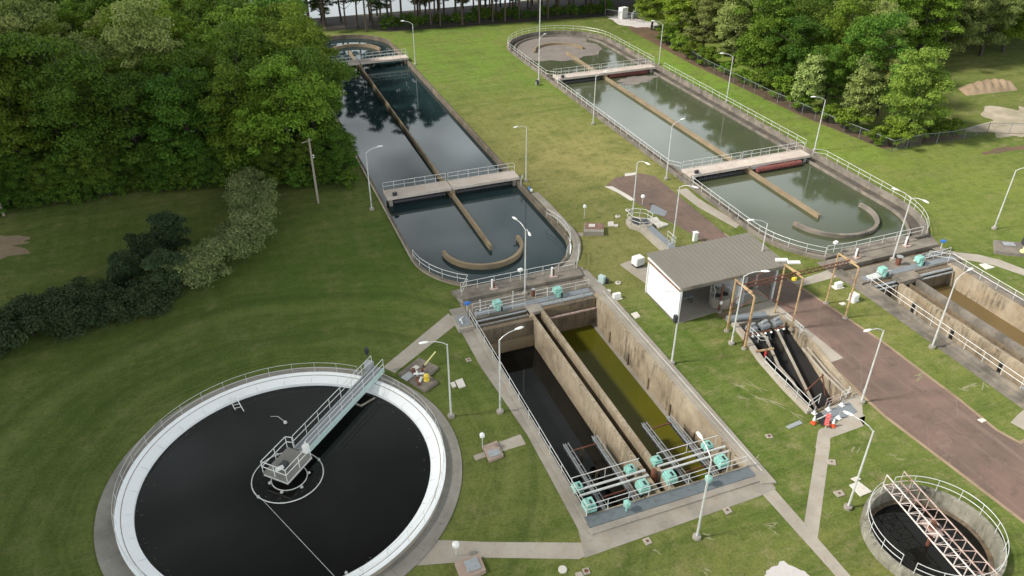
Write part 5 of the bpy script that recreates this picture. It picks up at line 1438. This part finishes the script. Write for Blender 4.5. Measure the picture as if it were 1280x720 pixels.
# ================================================================== VEGETATION
def leaf_mesh(name, clumps, nleaf, size, seed, mat, up=.35, aspect=.6, shell=.55):
    """clumps: list of (centre, radius). Leaves: small bent quads spread through each clump, denser near its surface"""
    rng = np.random.default_rng(seed)
    C_ = np.array([c for c, r in clumps]); R_ = np.array([r if isinstance(r, tuple) else (r, r, r * .8) for c, r in clumps])
    wgt = (R_[:, 0] * R_[:, 1]); wgt = wgt / wgt.sum()
    idx = rng.choice(len(clumps), nleaf, p=wgt)
    d = rng.normal(size=(nleaf, 3)); d /= np.linalg.norm(d, axis=1)[:, None]
    d[:, 2] = np.where(d[:, 2] < -.25, -d[:, 2] * .6, d[:, 2])
    rad = shell + (1 - shell) * rng.random(nleaf) ** .7
    rad *= 1 + .16 * rng.normal(size=nleaf)
    P = C_[idx] + d * R_[idx] * rad[:, None]
    nrm = d * .8 + rng.normal(size=(nleaf, 3)) * .55; nrm[:, 2] += up
    nrm /= np.linalg.norm(nrm, axis=1)[:, None]
    t = np.cross(nrm, rng.normal(size=(nleaf, 3))); t /= np.linalg.norm(t, axis=1)[:, None] + 1e-9
    bvec = np.cross(nrm, t)
    s = size * (.45 + 1.0 * rng.random(nleaf) ** 1.5 + .15 * rng.random(nleaf))
    V = np.empty((nleaf, 4, 3))
    V[:, 0] = P - t * s[:, None]
    V[:, 1] = P + bvec * (s * aspect)[:, None] + nrm * (s * .15)[:, None]
    V[:, 2] = P + t * s[:, None]
    V[:, 3] = P - bvec * (s * aspect)[:, None] + nrm * (s * .15)[:, None]
    me = bpy.data.meshes.new(name)
    me.vertices.add(nleaf * 4); me.vertices.foreach_set('co', V.reshape(-1).astype(np.float32))
    me.loops.add(nleaf * 4); me.loops.foreach_set('vertex_index', np.arange(nleaf * 4, dtype=np.int32))
    me.polygons.add(nleaf); me.polygons.foreach_set('loop_start', np.arange(0, nleaf * 4, 4, dtype=np.int32)); me.polygons.foreach_set('loop_total', np.full(nleaf, 4, dtype=np.int32))
    me.update(calc_edges=True)
    me.materials.append(M[mat])
    return me

def trunk_mesh(name, h, r0, limbs, seed, mat='bark'):
    rnd = random.Random(seed); mb_ = MB()
    px, py = 0, 0; n = 5
    pts_ = [(0, 0, -.2)]
    for i in range(1, n + 1): px += rnd.uniform(-.18, .18); py += rnd.uniform(-.18, .18); pts_.append((px, py, h * i / n))
    for i in range(n): mb_.tube(pts_[i], pts_[i + 1], r0 * (1 - .8 * i / n), 8, r0 * (1 - .8 * (i + 1) / n), cap=False)
    for c in limbs:
        z0 = max(h * .25, min(h * .85, c[2] - rnd.uniform(1.0, 2.5)))
        k = z0 / h * n; i = min(n - 1, int(k)); t = k - i
        b = [pts_[i][q] * (1 - t) + pts_[i + 1][q] * t for q in range(3)]
        mid = ((b[0] + c[0]) / 2 + rnd.uniform(-.3, .3), (b[1] + c[1]) / 2 + rnd.uniform(-.3, .3), (b[2] + c[2]) / 2 - .3)
        mb_.tube(b, mid, r0 * .35, 5, r0 * .22, cap=False); mb_.tube(mid, c, r0 * .22, 5, r0 * .08, cap=False)
    me = bpy.data.meshes.new(name); me.from_pydata(mb_.v, [], mb_.f); me.materials.append(M[mat])
    return me

def deciduous(seed, h, rx, z0, ncl, nleaf, size, mat, cr=(1.1, 2.1)):
    rnd = random.Random(seed); cl_ = []
    zc = (z0 + h) / 2; hz = (h - z0) / 2
    for i in range(ncl):
        for _ in range(30):
            t = rnd.uniform(0, 2 * PI); u = rnd.uniform(-.85, 1)
            k = math.sqrt(max(0, 1 - u * u)) * (1.0 if u > 0 else 1.0)
            q = rnd.uniform(.62, 1.0)
            wob = 1 + .22 * math.sin(3 * t + seed) + .12 * math.sin(5 * t + 2 * seed)
            p = (rx * wob * k * q * math.cos(t), rx * wob * k * q * math.sin(t), zc + hz * u * q)
            if all((p[0] - c[0]) ** 2 + (p[1] - c[1]) ** 2 + (p[2] - c[2]) ** 2 > 1.2 for c, _r in cl_): break
        r = rnd.uniform(*cr)
        cl_.append((p, (r, r, r * rnd.uniform(.6, .85))))
    cl_.append(((0, 0, zc), (rx * .55, rx * .55, hz * .7)))
    me = leaf_mesh('crown', cl_, nleaf, size, seed, mat)
    tm = trunk_mesh('trunk', h * .75, .14 + h * .014, [c for c, r in cl_[:14]], seed)
    return me, tm

def pine(seed, h, r, nleaf=8000):
    rnd = random.Random(seed); cl_ = []
    zb = h * .30
    for i in range(50):
        z = zb + (h - zb) * (i / 49) ** .9
        t = rnd.uniform(0, 2 * PI); k = r * (1 - .65 * (z - zb) / (h - zb)) * rnd.uniform(.25, 1)
        rr = rnd.uniform(.7, 1.25)
        cl_.append(((k * math.cos(t), k * math.sin(t), z), (rr, rr, rr * .5)))
    me = leaf_mesh('crown', cl_, nleaf, .24, seed, 'needle', up=.6, aspect=.35, shell=.3)
    tm = trunk_mesh('trunk', h * .96, .24, [c for c, q in cl_[:16]], seed, 'pinebark')
    return me, tm

VAR = {}
VAR['dark'] = [deciduous(s, 15 + s % 3, 4.7 + .3 * (s % 3), .4, 62, 26000, .155, 'leafdark', (.8, 1.9)) for s in (11, 12, 13)]
VAR['mid'] = [deciduous(s, 15 + s % 3, 4.9, .4, 64, 26000, .155, 'leaf', (.8, 1.9)) for s in (21, 22, 23)]
VAR['pale'] = [deciduous(s, 15.5, 4.8, .4, 70, 26000, .15, 'leafpale', (.7, 1.6)) for s in (31, 32)]
VAR['bright'] = [deciduous(41, 13.5, 3.7, .4, 60, 26000, .135, 'leafbright', (.7, 1.5))]
VAR['sapling'] = [deciduous(s, 7.5, 2.0, .5, 26, 6000, .15, 'leafpale', (.6, 1.0)) for s in (51, 52)]
VAR['bushy'] = [deciduous(s, 3.2, 1.9, .1, 16, 4000, .13, 'leaf', (.5, .9)) for s in (61, 62)]
VAR['darkbush'] = [deciduous(s, 3.2, 1.9, .1, 16, 4000, .13, 'leafdark', (.5, .9)) for s in (63, 64)]
VAR['pine'] = [pine(s, 19 + (s % 3), 3.0) for s in (71, 72, 73)]

from mathutils import Vector as Vv
fx = 975.8
cm = Matrix.Rotation(R(-20.91), 3, 'Z') @ Matrix.Rotation(R(90 - 32.66), 3, 'X')
cmi = cm.transposed()
def pix(p):
    q = cmi @ (Vector(p) - Vector((0, 0, 44)))
    if q.z > -1: return None
    return 640 + fx * q.x / -q.z, 360 - fx * q.y / -q.z
def visible(u, v, h, r):
    k = [pix((u, v, z)) for z in (0, h * .5, h)]
    if any(a is None for a in k): return False
    d = math.sqrt(u * u + v * v + 1200); m_ = fx * r / d
    xs = [a[0] for a in k]; ys = [a[1] for a in k]
    return max(xs) + m_ > -10 and min(xs) - m_ < 1290 and max(ys) > -10 and min(ys) - m_ < 730

def plant_tree(kind, u, v, s, lab, cat, grp, name='tree', seed=0, sz=None, part='crown'):
    rnd = random.Random(seed * 31 + int(u * 10) + int(v * 7))
    cme, tme = VAR[kind][rnd.randrange(len(VAR[kind]))]
    e = empty(name, (u, v, 0), lab, cat, grp, rnd.uniform(0, 360))
    e.scale = (s, s, (sz or s))
    c = bpy.data.objects.new(part, cme); col.objects.link(c); c.parent = e
    t = bpy.data.objects.new('trunk', tme); col.objects.link(t); t.parent = e
    return e

def place_words(u, v, side):
    x, y = pix((u, v, 13))
    ry = 'cut by the top edge' if y < 15 else ('near the top edge' if y < 70 else 'just behind the front row')
    if side == 'left': rx_ = ['at the left edge', 'left of its middle', 'right of its middle', 'close to the dark basin'][0 if x < 90 else 1 if x < 210 else 2 if x < 330 else 3]
    else: rx_ = ['above the railed basin', 'in its middle', 'behind the lime-green tree', 'behind the dirt heap'][0 if x < 960 else 1 if x < 1070 else 2 if x < 1190 else 3]
    return ry + ', ' + rx_

rnd_u = random.Random(12)
# left woods: front trees first, then the mass behind
GL = 'broadleaf trees of the left-hand woods'
front = [(-33, 107, 1.05, 'dark'), (-25.5, 108.5, 1.0, 'mid'), (-18, 107.5, 1.05, 'dark'), (-11.5, 106, .95, 'dark'), (-5, 104.5, 1.0, 'dark'), (1.5, 102.5, .95, 'mid'), (7.2, 101.5, 1.05, 'mid'), (11.0, 106.5, 1.05, 'dark'), (11.3, 114.5, 1.15, 'mid'), (11.8, 123, 1.05, 'mid'), (11.5, 131.5, 1.05, 'mid'), (11.0, 140, 1.0, 'dark'), (11.5, 148, 1.0, 'mid')]
flab = ['dark broadleaf tree at the left edge of the woods above the bare dirt patch', 'green broadleaf tree second along the woodland front from the left', 'dark broadleaf tree third along the woodland front from the left', 'dark broadleaf tree on the woodland front above the left shrubs', 'dark broadleaf tree on the woodland front, left of the pale bush', 'green broadleaf tree on the woodland front right behind the pale hedge', 'green broadleaf tree on the woodland front behind the wooden pole', 'dark broadleaf tree at the corner of the woods beside the dark basin', 'large green broadleaf tree overhanging the left edge of the dark basin', 'green broadleaf tree next up along the left edge of the dark basin', 'green broadleaf tree two up from the large one along the dark basin', 'dark broadleaf tree beside the dark basin, short of its far bridge', 'green broadleaf tree beside the far bridge of the dark basin']
for i, (u, v, s, k) in enumerate(front):
    plant_tree(k, u, v, s, flab[i], 'tree', GL, 'broadleaf_tree', i)
for i in range(24):
    u = -34 + i * 2.05; v = 104.5 + rnd_u.uniform(-1, .8) - max(0, (u + 12)) * .30
    plant_tree('dark', u, v, rnd_u.uniform(.30, .46), 'low dark undergrowth tree along the foot of the woodland front, ' + ('left end' if u < -18 else 'above the junipers' if u < -4 else 'by the pale hedge' if u < 5 else 'behind the wooden pole'), 'undergrowth tree', 'undergrowth along the woodland front', 'undergrowth_tree', 900 + i)
for i in range(18):
    v = 99 + i * 3.0
    plant_tree('dark', 13.3 + rnd_u.uniform(-.5, .4), v, rnd_u.uniform(.28, .36), 'low dark undergrowth tree at the left wall of the dark basin, ' + ('near its first bridge' if v < 115 else 'half way along' if v < 135 else 'near its far bridge'), 'undergrowth tree', 'undergrowth along the dark basin', 'undergrowth_tree', 930 + i)
for i in range(40):
    u = -36 + i * 1.27; v = 103.2 + rnd_u.uniform(-.9, .9) - max(0, (u + 12)) * .31
    plant_tree('darkbush', u, v, rnd_u.uniform(.45, .85), 'ragged low bush where the left lawn meets the woods, ' + ('left end' if u < -22 else 'above the bare dirt' if u < -14 else 'above the junipers' if u < -4 else 'by the pale hedge' if u < 5 else 'behind the wooden pole'), 'bush', 'bushes along the woodland front', 'bush', 980 + i)
rnd = random.Random(99)
cnt = 0
v = 114.0; row = 0
while v < 215:
    u = -95 + (row % 2) * 4
    while u < (4 if v < 158 else 8):
        uu, vv = u + rnd.uniform(-1.6, 1.6), v + rnd.uniform(-1.6, 1.6)
        kind = rnd.choices(['dark', 'mid', 'pale'], [.5, .35, .15])[0]
        if (-26 < uu < -6 and 118 < vv < 140): kind = rnd.choice(['pale', 'pale', 'mid'])
        s = rnd.uniform(.9, 1.22)
        if v > 168: s *= .9
        if visible(uu, vv, 16 * s, 5) and cnt < 190:
            cnt += 1
            wh = place_words(uu, vv, 'left')
            lab = {'dark': 'dark green', 'mid': 'mid green', 'pale': 'pale yellowish'}[kind] + ' tree of the left-hand woods, ' + wh
            plant_tree(kind, uu, vv, s, lab, 'tree', GL + ', ' + kind, 'broadleaf_tree', cnt, s * rnd.uniform(.9, 1.15))
        u += 8.2
    v += 7.6; row += 1

# right woods
GR = 'trees of the right-hand woods'
rfront = [('mid', 89.5, 150, .72), ('mid', 91, 141, .8), ('pale', 90.2, 131, .85), ('pale', 91, 122, .95), ('mid', 90.0, 112.5, .95), ('dark', 91.2, 104.5, .85), ('dark', 91.5, 97, .7)]
rlab = ['green tree behind the far white cabinet', 'green tree just right of the far white cabinet', 'pale tree by the lamp right of the far bridge', 'pale yellow-green tree above the right side of the railed basin', 'green tree in the edge of the right woods above the half-way lamp', 'dark tree in the edge of the right woods', 'dark low tree in the edge of the right woods, left of the saplings']
for i, (k, u, v, s) in enumerate(rfront): plant_tree(k, u, v, s, rlab[i], 'tree', GR, 'broadleaf_tree', 200 + i)
plant_tree('bright', 93.6, 81.5, 1.0, 'bright lime-green tree at the corner of the right-hand fence', 'tree', None, 'broadleaf_tree', 300)
plant_tree('bright', 96.2, 84.5, .85, 'second lime-green tree just behind and right of the corner one', 'tree', None, 'broadleaf_tree', 301)
for i, (u, v, s, lab) in enumerate([(90.5, 88.5, 1.15, 'pale sapling left of the bright lime-green tree'), (87.4, 96.5, 1.2, 'pale sapling by the fence behind the lamp right of the near bridge'), (93.5, 92, 1.2, 'thin pointed sapling behind the lime-green tree, left'), (97.2, 91, 1.2, 'thin pointed sapling behind the lime-green tree, right')]):
    plant_tree('sapling', u, v, s, lab, 'sapling', GR + ', saplings', 'sapling', 310 + i)
for i in range(16):
    t = i / 15
    if t < .75: a_ = t / .75; u, v = 85.6 + 2.6 * a_ ** 2 + rnd.uniform(0, 1.4), 140 - 60 * a_ + rnd.uniform(-1, 1)
    else: u, v = 87 + (t - .75) * 60, 80.2 + rnd.uniform(0, 1)
    plant_tree('bushy', u, v, rnd.uniform(.7, 1.15), 'low green bush along the right-hand fence, ' + ('by the far white cabinet' if v > 120 else 'between the two upper lamp posts' if v > 100 else 'above the near bridge' if v > 86 else 'under the lime-green tree'), 'bush', 'bushes along the right-hand fence', 'bush', 330 + i)
cnt = 0; row = 0; v = 94.0
while v < 190:
    u = 98 + (row % 2) * 4
    if v < 103: u = 97
    while u < 190:
        uu, vv = u + rnd.uniform(-1.6, 1.6), v + rnd.uniform(-1.6, 1.6)
        open_clear = (uu > 106 and vv < 101 + (uu - 106) * .10) or (uu > 101.5 and vv < 97)
        kind = rnd.choices(['dark', 'mid', 'pale'], [.3, .48, .22])[0]
        s = rnd.uniform(.85, 1.15)
        if not open_clear and visible(uu, vv, 16 * s, 5) and cnt < 150:
            cnt += 1
            wh = place_words(uu, vv, 'right')
            lab = {'dark': 'dark green', 'mid': 'mid green', 'pale': 'pale yellowish'}[kind] + ' tree of the right-hand woods, ' + wh
            plant_tree(kind, uu, vv, s, lab, 'tree', GR + ', ' + kind, 'broadleaf_tree', 400 + cnt, s * rnd.uniform(.9, 1.15))
        u += 8.2
    v += 7.6; row += 1

# far pines along the lake
for row, (v0, n) in enumerate(((170.5, 21), (174.5, 20), (179.5, 19))):
    for i in range(n):
        u = 18 + (i + .5 * (row % 2)) * (72 / n) + rnd.uniform(-1.3, 1.3); vv = v0 + rnd.uniform(-1.2, 1.2) - .06 * (u - 36)
        if row == 0 and u < 31: continue
        plant_tree('pine', u, vv, rnd.uniform(.9, 1.1), 'tall bare-trunked pine in the far row between lawn and lake', 'pine tree', 'pines along the lake', 'pine_tree', 700 + row * 40 + i)
for i in range(22):
    u = 14 + i * 3.7 + rnd.uniform(-1, 1)
    if u > 46 or i % 3 == 0: plant_tree('dark', u, 183.5 - .06 * (u - 36) + rnd.uniform(-1, 1), rnd.uniform(.5, .85), 'dark undergrowth tree behind the far row of pines', 'tree', 'undergrowth behind the far pines', 'broadleaf_tree', 800 + i)

for i in range(24):
    u = 37 + i * 2.2 + rnd.uniform(-.6, .6); plant_tree('darkbush', u, 171.2 - .085 * (u - 36) + rnd.uniform(-.6, 1.5), rnd.uniform(.5, .9), 'low bush in the shade under the far row of pines, ' + ('left part' if u < 54 else 'middle part' if u < 72 else 'right part'), 'bush', 'bushes under the far pines', 'bush', 850 + i)

# hedge, junipers and shrubs on the left lawn
def shrub_obj(name, clumps, nleaf, size, mat, seed, lab, cat, base, stem=True):
    e = empty(name, (*base, 0), lab, cat)
    c = bpy.data.objects.new('foliage', leaf_mesh('foliage', [((p[0] - base[0], p[1] - base[1], p[2]), r) for p, r in clumps], nleaf, size, seed, mat, shell=.7)); col.objects.link(c); c.parent = e
    if stem:
        m1 = MB(); rr = random.Random(seed)
        for _ in range(10):
            p, r = clumps[rr.randrange(len(clumps))]
            m1.tube((p[0] + rr.uniform(-.3, .3), p[1] + rr.uniform(-.3, .3), 0), p, .06, 5, .03)
        m1.build('stem', 'bark', e)
    return e
rr = random.Random(5)
def along(path_, n, w_, z, r):
    out_ = []; P = [Vector(p) for p in path_]
    for i in range(n):
        t = i / (n - 1) * (len(P) - 1); k = min(int(t), len(P) - 2); q = P[k].lerp(P[k + 1], t - k)
        out_.append(((q.x + rr.uniform(-w_, w_), q.y + rr.uniform(-w_, w_), rr.uniform(*z)), rr.uniform(*r)))
    return out_
shrub_obj('hedge', along([(.9, 96.5), (1.5, 92), (.6, 86.5), (-1.6, 82), (-4.2, 78.5), (-6.3, 77.3)], 150, 1.9, (.5, 2.7), (.6, 1.5)), 90000, .115, 'hedge', 3, 'long mounded pale grey-green hedge curving across the left lawn', 'hedge', (-1, 87))
shrub_obj('sprawling_shrub', along([(-27, 71), (-21, 73.5), (-15, 75), (-11.2, 75.0)], 120, 3.2, (.1, 2.1), (.5, 1.6)), 80000, .11, 'shrub', 4, 'broad dark sprawling shrub bank at the left edge of the lawn', 'shrub', (-19, 74))
for i, (u, v, h, r, lab) in enumerate([(-8.2, 84.6, 4.2, 1.9, 'tallest dark juniper behind the others on the left lawn'), (-11.0, 82.0, 3.4, 1.6, 'dark purplish juniper left of the tallest one'), (-12.6, 79.5, 3.2, 1.6, 'dark juniper furthest left of the clump'), (-8.6, 76.2, 3.8, 1.9, 'dark juniper in front, where the pale hedge ends')]):
    h *= 1.25; r *= 1.25
    cl_ = [((u + rr.uniform(-r, r) * .55, v + rr.uniform(-r, r) * .55, rr.uniform(.5, h - .8)), rr.uniform(.6, 1.0)) for _ in range(28)]
    cl_.append(((u, v, h - .7), .7))
    shrub_obj('juniper', cl_, 15000, .10, 'shrub', 20 + i, lab, 'juniper', (u, v))
shrub_obj('bush', [((-1.2 + rr.uniform(-.7, .7), 103.3 + rr.uniform(-.6, .6), rr.uniform(.5, 3.2)), rr.uniform(.4, .8)) for _ in range(16)], 5000, .11, 'hedge', 31, 'small pale upright bush at the foot of the woods above the hedge', 'bush', (-1.2, 103.3))
